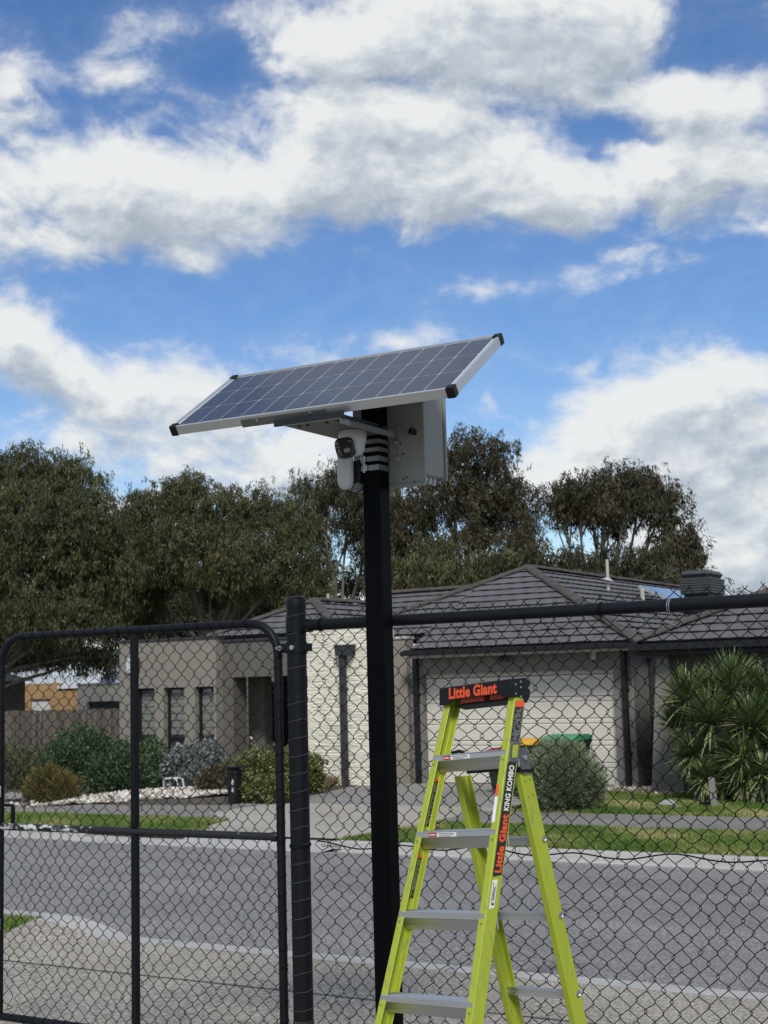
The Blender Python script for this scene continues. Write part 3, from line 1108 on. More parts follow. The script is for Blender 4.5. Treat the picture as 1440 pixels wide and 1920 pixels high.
# --- evaporative cooler and solar collector standing on the roof
YC = 33.0
c0, c1 = at(1284, 1118, YC), at(1368, 1068, YC)
cw = (c1[0] - c0[0]) * .62
ch = c1[2] - c0[2]
cooler = thing('rooftop_cooler', 'dark louvred evaporative cooler box on the ridge of the tiled roof', 'air cooler', (c0[0] + cw / 2 + .1, YC, c0[2]))
mb = MB()
cd = 1.15
mb.rbox(-cw / 2 + .05, cw / 2 - .05, -cd / 2 + .05, cd / 2 - .05, -.35, ch - .06, .04)
mb.build('housing', M_trimd, cooler, local=True)
mb = MB()
mb.rbox(-cw / 2 - .0, cw / 2 + .0, -cd / 2 - .0, cd / 2 + .0, ch - .17, ch, .075)
M_cool = mat('cooler_plastic', (.042, .045, .046), .55, var=.1)
mb.build('lid', M_cool, cooler, local=True)
for i in range(6):
    z = .02 + i * (ch - .20) / 6
    mb = MB()
    o_ = .02
    for (a, b, c, d_) in ((-cw / 2, cw / 2, -cd / 2 - o_, -cd / 2 + .03), (-cw / 2, cw / 2, cd / 2 - .03, cd / 2 + o_)):
        mb.rbox(a, b, c, d_, z, z + .055, .008)
    for (a, b, c, d_) in ((-cw / 2 - o_, -cw / 2 + .03, -cd / 2 + .031, cd / 2 - .031), (cw / 2 - .03, cw / 2 + o_, -cd / 2 + .031, cd / 2 - .031)):
        mb.rbox(a, b, c, d_, z, z + .055, .008)
    mb.build('louvre', M_cool, cooler, local=True)
sc = (-11.8, 33.7, 3.7)
coll = thing('solar_collector', 'tilted glass solar water collector on short legs on the right roof slope', 'solar collector', sc)
M_coll = mat('collector_glass', (.05, .08, .11), .12, spec=.8, coat=.6)
RZ_ = lambda x, l: 2.49 + (-9.62 - x) * SL + l
t0, t1, t2, t3 = (-12.15, 31.9, RZ_(-12.15, .36)), (-12.15, 35.5, RZ_(-12.15, .36)), (-11.4, 35.5, RZ_(-11.4, .34)), (-11.4, 31.9, RZ_(-11.4, .34))
mb = MB()
v = [Vector(q) for q in (t0, t3, t2, t1)]
nn = (v[1] - v[0]).cross(v[3] - v[0]).normalized()
if nn.z < 0:
    nn = -nn
mb.add([q for q in v] + [q - nn * .07 for q in v], [(0, 1, 2, 3), (7, 6, 5, 4), (0, 4, 5, 1), (1, 5, 6, 2), (2, 6, 7, 3), (3, 7, 4, 0)])
mb.build('collector_frame', M_frame, coll, smooth=False)
for i in range(3):
    mb = MB()
    a, b = i / 3 + .025, (i + 1) / 3 - .025
    A = lambda s, t: v[0].lerp(v[3], s).lerp(v[1].lerp(v[2], s), t) + nn * .004
    mb.poly([A(a, .04), A(b, .04), A(b, .96), A(a, .96)])
    mb.build('glass_pane', M_coll, coll, smooth=False)
for q in (v[0].lerp(v[1], .12), v[0].lerp(v[3], .95)):
    mb = MB()
    mb.tube([q - nn * .05, (q.x, q.y, q.z - .45)], .05, 8)
    mb.build('leg', M_soffit, coll)

# ------------------------------------------------------------------ neighbouring house on the right
nb = thing('house', 'brown rendered house at the right edge behind the spiky plant, with a black gutter', 'house', (-6, 26, GZ))
YR = 23.6
r0 = at(1193, 1207, YR)
R0 = Vector((r0[0], YR, r0[2]))
nroof = empty_part('roof', nb, R0)
roof_plane(nroof, [R0, R0 + Vector((12, 0, 0)), R0 + Vector((12 - 4.5, 4.5, 4.5 * SL)), R0 + Vector((4.5, 4.5, 4.5 * SL))], (0, 1))
roof_plane(nroof, [R0 + Vector((0, 9, 0)), R0, R0 + Vector((4.5, 4.5, 4.5 * SL))], (1, 0))
ridge(nroof, R0 + Vector((-.05, -.05, 0)), R0 + Vector((4.5, 4.5, 4.5 * SL)))
ridge(nroof, R0 + Vector((4.5, 4.5, 4.5 * SL)), R0 + Vector((7.5, 4.5, 4.5 * SL)))
mb = MB()
zg = R0.z - .02
prof = [(YR - .10, zg), (YR - .10, zg - .10), (YR - .085, zg - .115), (YR + .04, zg - .115), (YR + .04, zg + .02), (YR - .06, zg)]
mb.prism(prof, lambda p, t: (t, p[0], p[1]), R0.x - .12, R0.x + 12)
mb.box(R0.x - .12, R0.x - .02, YR + .041, YR + 9, zg - .115, zg)
mb.build('gutter', M_trimd, nb, smooth=False)
mb = MB()
mb.box(R0.x, R0.x + 12, YR + .041, YR + .6, zg - .20, zg - .17)
mb.box(R0.x, R0.x + 12, YR + .042, YR + .07, zg - .169, zg - .1)
mb.build('soffit', M_trimd, nb, smooth=False)
YR2 = 24.2
wxa = X(1250, 1350, YR2)
M_brn = mat('brown_render', (.125, .115, .098), .9, var=.08, vscale=1.2, bump=.15, bscale=70)
wall(wxa, wxa + 12, YR2, YR2 + .3, GZ - .3, zg - .16, M_brn, 'wall', nb)
wall(wxa - .25, wxa, YR2 + .1, YR2 + 8, GZ - .3, zg - .16, M_brn, 'wall', nb)
mb = MB()                            # tapered blade wall at the corner
xa_t, xb_t, xa_b, xb_b = X(1232, 1240, YR2 - .3), X(1252, 1240, YR2 - .3), X(1221, 1478, YR2 - .3), X(1285, 1478, YR2 - .3)
mb.prism([(xa_b, GZ - .1), (xb_b, GZ - .1), (xb_t, zg - .16), (xa_t, zg - .16)], lambda p, t: (p[0], t, p[1]), YR2 - .32, YR2 - .02)
mb.build('blade_wall', mat('taupe_render', (.19, .18, .16), .9, var=.07, vscale=1.2, bump=.15, bscale=70), nb, smooth=False)
# side gate in the gap between the houses
sg = thing('side_gate', 'dark narrow gate in the gap between the garage and the brown house', 'gate', (X(1210, 1470, 26.2), 26.2, GZ))
gx0, gx1 = X(1186, 1400, 26.2), X(1226, 1400, 26.2)
mb = MB()
mb.box(gx0, gx0 + .06, 26.17, 26.25, GZ - .1, 2.2)
mb.box(gx1 + .25, gx1 + .31, 26.17, 26.25, GZ - .1, 2.2)
mb.box(gx0 + .06, gx1 + .25, 26.17, 26.25, 2.14, 2.2)
mb.build('gate_frame', M_trimd, sg, smooth=False)
nbd = 7
bw = (gx1 + .25 - gx0 - .06) / nbd
for i in range(nbd):
    mb = MB()
    mb.rbox(gx0 + .06 + i * bw + .004, gx0 + .06 + (i + 1) * bw - .004, 26.19, 26.215, GZ, 2.13, .004)
    mb.build('board', M_trimm, sg)

# ------------------------------------------------------------------ far left: paling fence and the houses beyond
YF = 30.0
fx0, fx1 = -33.5, X(226, 1331, YF)
pf = thing('paling_fence', 'weathered grey-brown timber paling fence left of the grey house', 'fence', ((fx0 + fx1) / 2, YF, g(YF)))
pm = []
for i in range(4):
    mb = MB()
    mb.rbox(-.058, .058, -.008, .008, 0, 1, .003)
    pm.append(mb.mesh('paling', M_timber, smooth=False))
x = fx0
while x < fx1:
    hgt = Zp(120, 1331, YF) - g(YF) + random.uniform(-.025, .02)
    M = Matrix.Translation((x, YF + random.uniform(-.012, .012), g(YF))) @ Matrix.Rotation(random.uniform(-.012, .012), 4, 'Y') @ Matrix.Diagonal((random.uniform(.9, 1.08), 1, hgt, 1))
    inst('paling', random.choice(pm), pf, M)
    x += .105 + random.uniform(-.002, .006)
mb = MB()
for zz in (.35, 1.15):
    mb.box(fx0, fx1, YF + .025, YF + .065, zz - .3, zz - .22)
mb.build('rail', M_timber, pf, smooth=False)

YO = 58.0
M_orange = mat('ochre_render', (.38, .24, .11), .9, var=.1, vscale=.8)
M_pale = mat('pale_render', (.64, .59, .50), .9, var=.08, vscale=.8)
M_metalroof = mat('pale_metal_roof', (.50, .54, .58), .5, var=.08)
M_brick = bpy.data.materials.new('dark_brick')
M_brick.use_nodes = True
k = NT(M_brick.node_tree)
bt = k.new('ShaderNodeTexBrick')
tc = k.new('ShaderNodeTexCoord')
k.l.new(k.vmath('ADD', k.vmath('MULTIPLY', tc.outputs['Object'], (1, 0, 0)), (0, 0, 0)), bt.inputs['Vector'])
sx = k.new('ShaderNodeSeparateXYZ')
k.l.new(tc.outputs['Object'], sx.inputs[0])
cx = k.new('ShaderNodeCombineXYZ')
k.l.new(k.math('ADD', sx.outputs[0], sx.outputs[1]), cx.inputs[0])
k.l.new(sx.outputs[2], cx.inputs[1])
k.l.new(cx.outputs[0], bt.inputs['Vector'])
bt.inputs['Color1'].default_value = (.05, .035, .03, 1)
bt.inputs['Color2'].default_value = (.075, .05, .042, 1)
bt.inputs['Mortar'].default_value = (.10, .09, .08, 1)
bt.inputs['Scale'].default_value = 1.0
bt.inputs['Brick Width'].default_value = .24
bt.inputs['Row Height'].default_value = .086
bt.inputs['Mortar Size'].default_value = .01
k.l.new(bt.outputs[0], k.n['Principled BSDF'].inputs['Base Color'])
k.n['Principled BSDF'].inputs['Roughness'].default_value = .9

oh = thing('house', 'ochre rendered house with a white garage door behind the paling fence', 'house', (X(100, 1320, YO), YO, -.5))
zO = Zp(100, 1281, YO)
xo0, xo1 = X(55, 1300, YO), X(146, 1300, YO)
xd0, xd1, zd = X(57, 1318, YO), X(94, 1318, YO), Zp(75, 1311, YO)
zs = Zp(120, 1292, YO)
xst = X(110, 1300, YO)
wall(xo0 - 3, xd0, YO, YO + .3, -.6, zO, M_orange, 'wall', oh)
wall(xd1, xst, YO, YO + .3, -.6, zO, M_orange, 'wall', oh)
wall(xd0, xd1, YO + .003, YO + .3, zd, zO, M_orange, 'wall', oh)
wall(xst, xo1, YO + .01, YO + .31, -.6, zs, M_orange, 'wall', oh)
mb = MB()
for i in range(4):
    mb.rbox(xd0, xd1, YO + .12, YO + .18, -.5 + i * (zd + .5) / 4 + .01, -.5 + (i + 1) * (zd + .5) / 4, .01)
mb.build('garage_door', mat('white_garage_paint', (.62, .62, .60), .6), oh, smooth=False)
mb = MB()
za = Zp(150, 1243, YO + 6)
mb.poly([(xst + .1, YO + .3, zs + .02), (xo1 + 3.5, YO + .3, zs + .02), (xo1 + 3.5, YO + 6, za), (xst - 1.5, YO + 6, za)])
mb.poly([(xst - 1.5, YO + 6, za), (xo1 + 3.5, YO + 6, za), (xo1 + 3.5, YO + 6.1, -.5), (xst - 1.5, YO + 6.1, -.5)])
mb.poly([(xst + .1, YO + .3, zs + .02), (xst - 1.5, YO + 6, za), (xst - 1.5, YO + 6, zs - .3), (xst + .1, YO + .3, zs - .3)])
mb.build('roof', M_metalroof, oh, smooth=False)
mb = MB()
mb.prism([(xst, zs + .03), (xo1 + 3.5, zs + .03), (xo1 + 3.5, zs + .20), (xst, zs + .20)], lambda p, t: (p[0], t, p[1]), YO - .1, YO + .25)
mb.build('fascia', mat('white_fascia', (.66, .68, .70), .5), oh, smooth=False)

YQ = 54.0
gh = thing('house', 'pale flat-topped house with a charcoal garage opening, just left of the grey house', 'house', (X(190, 1320, YQ), YQ, -.5))
xq0, xq1, zq = X(145, 1300, YQ), X(262, 1300, YQ), Zp(180, 1284, YQ)
xqd, zqd = X(163, 1320, YQ), Zp(190, 1315, YQ)
wall(xq0, xqd, YQ, YQ + .3, -.6, zq, M_pale, 'wall', gh)
wall(xqd, xq1, YQ + .003, YQ + .3, zqd, zq, M_pale, 'wall', gh)
wall(xq1 - .4, xq1, YQ + .01, YQ + .3, -.6, zqd, M_pale, 'wall', gh)
mb = MB()
for i in range(5):
    mb.rbox(xqd, xq1 - .4, YQ + .2, YQ + .26, -.5 + i * (zqd + .5) / 5 + .008, -.5 + (i + 1) * (zqd + .5) / 5, .01)
mb.build('garage_door', M_trimm, gh, smooth=False)
wall(xq0 - .05, xq1, YQ - .05, YQ + .35, zq, zq + .09, M_soffit, 'coping', gh)
mb = MB()
xb0, xb1 = X(184, 1270, YQ + 3), X(214, 1270, YQ + 3)
mb.prism([(xb0, zq - .2), (xb1, zq - .2), (xb1, zq + .75), (xb0 + .3, zq + .35)], lambda p, t: (p[0], t, p[1]), YQ + 3, YQ + 3.1)
mb.build('shade_sail', mat('violet_cloth', (.13, .13, .30), .8), gh, smooth=False)

YB = 48.0
bh = thing('house', 'dark brick house with a charcoal roof at the far left edge', 'house', (X(20, 1310, YB), YB, -.5))
xb1, zbt = X(47, 1300, YB + 6), Zp(30, 1276, YB + 3)
wall(xb1 - 9, xb1, YB, YB + 6, -.6, zbt, M_brick, 'wall', bh)
mb = MB()
zr = Zp(30, 1236, YB + 3)
mb.add([(xb1 - 9.5, YB - .5, zbt), (xb1 + .5, YB - .5, zbt), (xb1 + .5, YB + 6.3, zbt), (xb1 - 9.5, YB + 6.5, zbt), (xb1 - 7, YB + 3, zr), (xb1 - 1.2, YB + 3, zr)],
       [(0, 1, 5, 4), (1, 2, 5), (2, 3, 4, 5), (3, 0, 4), (3, 2, 1, 0)])
mb.build('roof', M_tile, bh, smooth=False)
mb = MB()
mb.box(xb1 - 9.5, xb1 + .5, YB - .58, YB - .502, zbt - .12, zbt + .02)
mb.build('gutter', M_trimd, bh, smooth=False)

# ================================================================== trees
LEAF_DARK = leaf_mat('gum_leaf_dark', [(0, (0.025, 0.028, 0.014)), (0.5, (0.052, 0.052, 0.024)), (0.85, (0.082, 0.078, 0.035)), (1, (0.134, 0.119, 0.06))], .22, .55)
LEAF_OLIVE = leaf_mat('gum_leaf_olive', [(0, (0.035, 0.041, 0.017)), (0.5, (0.077, 0.083, 0.033)), (0.85, (0.122, 0.12, 0.049)), (1, (0.195, 0.169, 0.084))], .25, .55)
LEAF_BROWN = leaf_mat('gum_leaf_brown', [(0, (0.029, 0.029, 0.014)), (0.5, (0.058, 0.052, 0.026)), (0.85, (0.091, 0.077, 0.04)), (1, (0.144, 0.12, 0.07))], .22, .55)


def eucalypt(label, Y, lobes, trunk_px, m, group='gum trees behind the houses', dens=1.0, sparse=(), seed=0, leaf=(.22, .046), bark=None, forks=None):
    """lobes: (px, py, rx, ry, dY) surveyed outline of each foliage mass, at distance Y + dY"""
    r_ = random.Random(seed)
    b = at(trunk_px[0], trunk_px[1], Y)
    base = Vector((b[0], Y, g(Y) - .1))
    t = thing('gum_tree', label, 'tree', base, group=group)
    pos, axis, rnd, LW = [], [], [], []
    cs = []
    for (px, py, rx, ry, dY) in lobes:
        c = at(px, py, Y + dY)
        s = zdepth(c) / FPX
        R = np.array([rx * s, .5 * (rx + ry) * s * .9, ry * s])
        cs.append((Vector(c), R))
        area = R[0] * R[2] * 4
        ntuft = int(area * 15 * dens)
        d = unit(rng.normal(size=(ntuft, 3)))
        rad = rng.uniform(0, 1, ntuft) ** .42
        # lumpy edge
        lump = 1 + .20 * np.sin(d[:, 0] * 5 + px) * np.sin(d[:, 2] * 6 + py) + .10 * np.sin(d[:, 0] * 13 + d[:, 2] * 11 + px)
        lump = np.minimum(lump, 1.14)
        p = c + d * R * (rad * lump)[:, None]
        # gaps through the mass
        f = wobble(p[:, 0] * 1.0 + p[:, 1] * .6, p[:, 2] * 1.15, 1.55, px * .01) + .5 * wobble(p[:, 0], p[:, 2] + p[:, 1], 3.4, py * .01)
        p = p[f > -.80]
        n = len(p)
        ts = rng.uniform(.18, .36, (n, 1))
        tone = np.clip(rng.normal(.47, .22, n), 0, 1)
        out = unit(p - c) * .35
        NS, NL = 5, 14
        q = np.repeat(p, NS, 0) + rng.normal(0, 1, (n * NS, 3)) * np.repeat(ts, NS, 0) * np.array([1, 1, .75])
        spn = np.repeat(rng.normal(0, .30, (n, 3)) + out, NS, 0) + rng.normal(0, .22, (n * NS, 3))
        t2 = np.repeat(tone, NS) + rng.normal(0, .08, n * NS)
        q = np.repeat(q, NL, 0)
        dv = np.repeat(spn, NL, 0)
        along = rng.uniform(0, .42, len(q))
        q = q + rng.normal(0, 1, q.shape) * np.array([.075, .075, .05]) + dv * along[:, None] * .6
        q[:, 2] -= along * .85
        ax = unit(dv * .8 + rng.normal(0, .30, q.shape) + np.array([0, 0, -1.0]))
        rr = np.repeat(t2, NL) + rng.normal(0, .10, len(q))
        pos.append(q)
        axis.append(ax)
        rnd.append(np.clip(rr, 0, 1))
    pos, axis, rnd = np.concatenate(pos), np.concatenate(axis), np.concatenate(rnd)
    L = leaf[0] * rng.uniform(.6, 1.25, len(pos))
    W = leaf[1] * rng.uniform(.7, 1.3, len(pos))
    v, f, rr = leaf_quads(pos, axis, L, W, rnd)
    o = big_mesh('crown', v, f, m, t, rr)
    # trunk with limbs reaching into each mass
    mb = MB()
    top = sum((c for c, _ in cs), Vector()) / len(cs)
    fork = base.lerp(Vector((top.x, top.y, top.z)), .45)
    fork.x += r_.uniform(-.4, .4)
    mb.tube([base, base.lerp(fork, .5) + Vector((r_.uniform(-.2, .2), 0, 0)), fork], [.26, .22, .17], 8)
    for c, R in cs:
        st = base.lerp(fork, r_.uniform(.62, 1.0))
        mid = st.lerp(c, .5) + Vector((r_.uniform(-.5, .5), r_.uniform(-.4, .4), r_.uniform(-.1, .5)))
        end = c + Vector((r_.uniform(-.3, .3) * R[0], 0, R[2] * .35))
        pts = [st, st.lerp(mid, .55) + Vector((r_.uniform(-.15, .15), 0, .1)), mid, mid.lerp(end, .55), end]
        mb.tube(pts, [.10, .085, .065, .045, .015], 6)
        for j in range(5):
            a = mid.lerp(end, r_.uniform(0, .9))
            e_ = c + Vector((r_.uniform(-1, 1) * R[0], r_.uniform(-1, 1) * R[1], r_.uniform(-.4, .9) * R[2])) * .85
            m_ = a.lerp(e_, .5) + Vector((r_.uniform(-.2, .2), r_.uniform(-.2, .2), r_.uniform(-.1, .3)))
            mb.tube([a, a.lerp(m_, .6), m_, e_], [.042, .034, .026, .008], 5)
    mb.build('trunk', bark or M_bark, t)
    return t


eucalypt('tall olive gum tree at the far left edge, drooping low over the ochre house', 46,
         [(30, 885, 90, 55, 0), (120, 898, 80, 50, .5), (-50, 930, 90, 90, 0), (175, 960, 62, 62, -.5), (55, 975, 110, 85, -1), (150, 1050, 85, 80, 0),
          (20, 1070, 95, 70, -1.5), (205, 1070, 42, 100, 0), (60, 1150, 105, 48, -2), (-60, 1150, 100, 80, -1), (150, 1165, 70, 36, -1),
          (95, 1222, 70, 18, 1), (170, 1232, 52, 20, 1), (30, 1226, 50, 20, 1.5), (210, 1225, 20, 34, 1)],
         (-70, 1500), LEAF_OLIVE, seed=1)
eucalypt('broad olive gum tree with a small domed top, over the grey window wall', 52,
         [(352, 910, 58, 34, 0), (285, 955, 68, 50, -.5), (400, 960, 95, 48, 0), (495, 952, 82, 40, .5), (556, 985, 52, 50, .5), (330, 1030, 100, 66, -1.5),
          (450, 1040, 110, 66, -1.5), (558, 1062, 56, 66, -1), (268, 1090, 50, 54, -1), (590, 1105, 30, 36, -1), (255, 1150, 40, 28, 0), (420, 1105, 70, 24, 1)],
         (370, 1500), LEAF_OLIVE, seed=2)
eucalypt('dark gum tree with pale bare trunks standing behind the black post', 62,
         [(600, 912, 58, 36, 0), (655, 905, 48, 34, 0), (598, 962, 38, 42, 1), (665, 965, 42, 62, 0), (705, 950, 55, 62, -1), (720, 1040, 55, 60, 0), (608, 1040, 20, 40, 2)],
         (640, 1500), LEAF_DARK, seed=3, dens=.8)
eucalypt('tallest dark gum tree rising behind the equipment box', 58,
         [(868, 842, 52, 46, 0), (932, 852, 40, 42, .5), (775, 950, 62, 62, -1), (840, 925, 62, 52, -.5), (905, 915, 56, 52, .5), (952, 925, 46, 52, 1), (984, 965, 34, 52, 1),
          (870, 1000, 44, 40, -1), (965, 1025, 55, 42, 0), (790, 1035, 66, 46, -1), (745, 1000, 40, 70, -1.5), (915, 985, 42, 36, 1)],
         (870, 1500), LEAF_BROWN, seed=4, dens=.8)
eucalypt('low bushy gum tree with lighter green foliage above the main roof hip', 50,
         [(780, 1075, 62, 46, -1), (858, 1072, 52, 40, -1), (920, 1062, 50, 42, 0), (730, 1085, 34, 34, 0), (820, 1040, 45, 40, .5)],
         (830, 1500), LEAF_OLIVE, seed=5, dens=1.1)
eucalypt('umbrella shaped dark gum tree at the right, sky showing beneath its crown', 54,
         [(1080, 920, 60, 36, 0), (1148, 904, 72, 36, 0), (1210, 914, 56, 38, .5), (1165, 942, 92, 28, -.5), (1238, 958, 34, 42, .5), (1056, 952, 34, 26, 0),
          (1276, 1004, 40, 38, 0), (1292, 1036, 28, 32, .5), (1252, 1050, 44, 38, -.5), (1150, 982, 30, 18, 1), (1110, 960, 60, 22, .5)],
         (1120, 1500), LEAF_BROWN, seed=6)
eucalypt('low wide band of dark gum foliage just above the ridge with the white vent', 49,
         [(1030, 1050, 60, 34, 0), (1110, 1058, 62, 34, 0), (1190, 1052, 56, 38, .5), (970, 1062, 52, 34, .5), (1245, 1078, 48, 26, 0), (1080, 1075, 70, 22, -1)],
         (1110, 1500), LEAF_DARK, seed=7, dens=1.1)
eucalypt('small light green treetop beside the rooftop cooler', 60,
         [(1306, 1078, 18, 16, 0), (1330, 1098, 22, 14, 0)], (1310, 1500), LEAF_OLIVE, seed=8)
eucalypt('distant rounded treetop just above the fence rail at the right edge', 75,
         [(1396, 1120, 26, 9, 0), (1446, 1112, 22, 14, 1)], (1420, 1500), LEAF_OLIVE, seed=9)
eucalypt('dark gum tree filling the gap between the two left trees', 66,
         [(240, 1010, 50, 70, 0), (230, 1120, 60, 60, 0), (330, 1110, 90, 50, 1), (480, 1110, 90, 40, 1), (560, 1110, 40, 40, 1), (30, 1170, 120, 50, 2), (640, 1085, 22, 26, 0), (250, 1175, 90, 40, 1), (420, 1150, 100, 36, 2), (540, 1130, 60, 30, 2), (60, 1215, 140, 26, 3), (330, 1165, 60, 40, 2), (160, 1120, 90, 60, 1), (700, 1090, 60, 24, 0)],
         (300, 1500), LEAF_DARK, seed=10)

# ================================================================== shrubs
SH_DARK = leaf_mat('shrub_dark', [(0, (0.024, 0.044, 0.02)), (0.5, (0.056, 0.096, 0.04)), (0.9, (0.11, 0.16, 0.07)), (1, (0.2, 0.24, 0.12))], .2, .45)
SH_OLIVE = leaf_mat('shrub_olive', [(0, (0.053, 0.057, 0.024)), (0.5, (0.112, 0.117, 0.053)), (1, (0.225, 0.21, 0.105))], .2, .6)
SH_GOLD = leaf_mat('shrub_gold', [(0, (.075, .062, .018)), (.5, (.17, .142, .042)), (1, (.28, .235, .085))], .25, .7)
SH_GREEN = leaf_mat('shrub_green', [(0, (0.034, 0.061, 0.027)), (0.5, (0.085, 0.137, 0.061)), (1, (0.19, 0.266, 0.142))], .2, .5)
SH_SILVER = leaf_mat('shrub_silver', [(0, (0.075, 0.087, 0.083)), (0.5, (0.195, 0.217, 0.203)), (0.85, (0.39, 0.42, 0.39)), (1, (0.6, 0.63, 0.6))], .15, .6)
SH_BROWN = leaf_mat('shrub_brown', [(0, (0.051, 0.044, 0.024)), (0.5, (0.111, 0.093, 0.051)), (1, (0.204, 0.17, 0.102))], .2, .7)
SH_HEDGE = leaf_mat('shrub_hedge', [(0, (0.06, 0.078, 0.022)), (0.5, (0.14, 0.168, 0.048)), (0.85, (0.248, 0.27, 0.086)), (1, (0.475, 0.475, 0.238))], .22, .4, .5)
SH_LAV = leaf_mat('shrub_greygreen', [(0, (0.096, 0.125, 0.069)), (0.5, (0.218, 0.264, 0.152)), (0.9, (0.363, 0.413, 0.262)), (1, (0.514, 0.544, 0.367))], .15, .7)
SH_STRAW = leaf_mat('straw', [(0, (.16, .11, .05)), (.5, (.30, .22, .11)), (1, (.45, .35, .20))], .2, .8)


def shrub(name, label, lobes, m, n, leaf=(.06, .03), up=.2, cat='shrub', spiky=False, group=None):
    """lobes: (px, py, rx, ry, Y): each mass at its own distance"""
    c0 = at(lobes[0][0], lobes[0][1] + lobes[0][3], lobes[0][4])
    t = thing(name, label, cat, (c0[0], lobes[0][4], g(lobes[0][4])), group=group)
    tot = sum(l[2] * l[3] for l in lobes)
    P, A, Rn = [], [], []
    for (px, py, rx, ry, Y) in lobes:
        c = at(px, py, Y)
        s = zdepth(c) / FPX
        R = np.array([rx * s, .9 * rx * s, ry * s])
        k_ = int(n * rx * ry / tot)
        d = unit(rng.normal(size=(k_, 3)))
        rad = rng.uniform(0, 1, k_) ** .30
        rad = np.where(rng.uniform(0, 1, k_) < .10, rad * rng.uniform(1, 1.22, k_), rad)
        lump = .96 + .20 * np.sin(d[:, 0] * 5 + px) * np.cos(d[:, 2] * 6 + d[:, 1] * 5 + py) + .11 * np.sin(d[:, 0] * 17 + d[:, 1] * 15 + d[:, 2] * 16)
        p = c + d * R * (rad * lump)[:, None]
        p[:, 2] = np.maximum(p[:, 2], g(Y) + .01)
        if spiky:
            ax = unit(d * np.array([.8, .8, .5]) + np.array([0, 0, up]) + rng.normal(0, .25, p.shape))
        else:
            ax = unit(d * .7 + np.array([0, 0, up]) + rng.normal(0, .65, p.shape))
        cl = wobble(p[:, 0] + p[:, 1], p[:, 2] * 1.4, 5.5, px * .02)
        P.append(p)
        A.append(ax)
        Rn.append(np.clip(.44 + .10 * cl + rng.normal(0, .20, k_), 0, 1))
        gb = Vector((c[0], Y, g(Y) - .03))
        mb = MB()
        for j in range(7):
            e_ = Vector(c) + Vector((random.uniform(-.7, .7) * R[0], random.uniform(-.7, .7) * R[1], random.uniform(0, .7) * R[2]))
            mb.tube([gb, gb.lerp(e_, .5) + Vector((random.uniform(-.06, .06), 0, .05)), e_], [.022, .016, .006], 5)
        mb.build('stem', M_bark, t)
    P, A, Rn = np.concatenate(P), np.concatenate(A), np.concatenate(Rn)
    v, f, rr = leaf_quads(P, A, leaf[0] * rng.uniform(.6, 1.3, len(P)), leaf[1] * rng.uniform(.7, 1.3, len(P)), Rn)
    big_mesh('foliage', v, f, m, t, rr)
    return t


shrub('shrub', 'large dark green shrub in front of the paling fence', [(170, 1440, 95, 62, 22.5), (225, 1455, 70, 45, 21.5), (150, 1410, 60, 45, 23.5), (110, 1455, 55, 48, 22)], SH_DARK, 26000, (.09, .04))
shrub('shrub', 'olive straggly shrub at the left edge beyond the gate', [(25, 1445, 62, 55, 22), (70, 1450, 50, 48, 23), (-20, 1440, 50, 60, 22)], SH_OLIVE, 11000, (.08, .025))
shrub('shrub', 'golden yellow feathery shrub by the pebble bed', [(92, 1474, 42, 36, 18.9), (120, 1480, 30, 28, 18.8), (70, 1480, 26, 28, 19)], SH_GOLD, 9000, (.10, .014), .5, spiky=True)
shrub('shrub', 'mid green leafy shrub below the left tall window', [(280, 1436, 42, 50, 23.5), (262, 1445, 30, 40, 23.3), (300, 1445, 30, 38, 23.2)], SH_GREEN, 9000, (.09, .04))
shrub('shrub', 'silver grey leafy shrub below the right tall window', [(350, 1440, 42, 44, 23.2), (388, 1422, 32, 32, 24), (328, 1452, 28, 28, 23), (368, 1460, 28, 24, 22.9)], SH_SILVER, 7000, (.10, .045))
shrub('shrub', 'brownish low shrub left of the black letterbox', [(405, 1468, 40, 30, 21.5), (430, 1460, 26, 32, 22)], SH_BROWN, 8000, (.07, .025))
shrub('hedge_bush', 'clipped yellow green hedge bush right of the black letterbox', [(480, 1458, 44, 50, 20.3), (530, 1455, 44, 54, 20.6), (575, 1452, 36, 42, 22.2), (505, 1480, 56, 30, 20.1)], SH_HEDGE, 17000, (.075, .038))
shrub('dry_grass', 'tuft of orange straw at the foot of the stone pillar', [(615, 1472, 20, 9, 23.4), (595, 1480, 14, 8, 22.9)], SH_STRAW, 900, (.16, .012), .8, 'dry grass', True)
shrub('shrub', 'round grey green bush on the lawn in front of the garage', [(1052, 1458, 72, 62, 19.9), (1010, 1468, 42, 44, 19.9), (1098, 1472, 36, 42, 20.1), (1050, 1425, 52, 34, 20.1)], SH_LAV, 30000, (.085, .012), .45, spiky=True)
for q in range(14):                   # upright sprigs breaking the outline are part of the bushes' foliage above
    pass

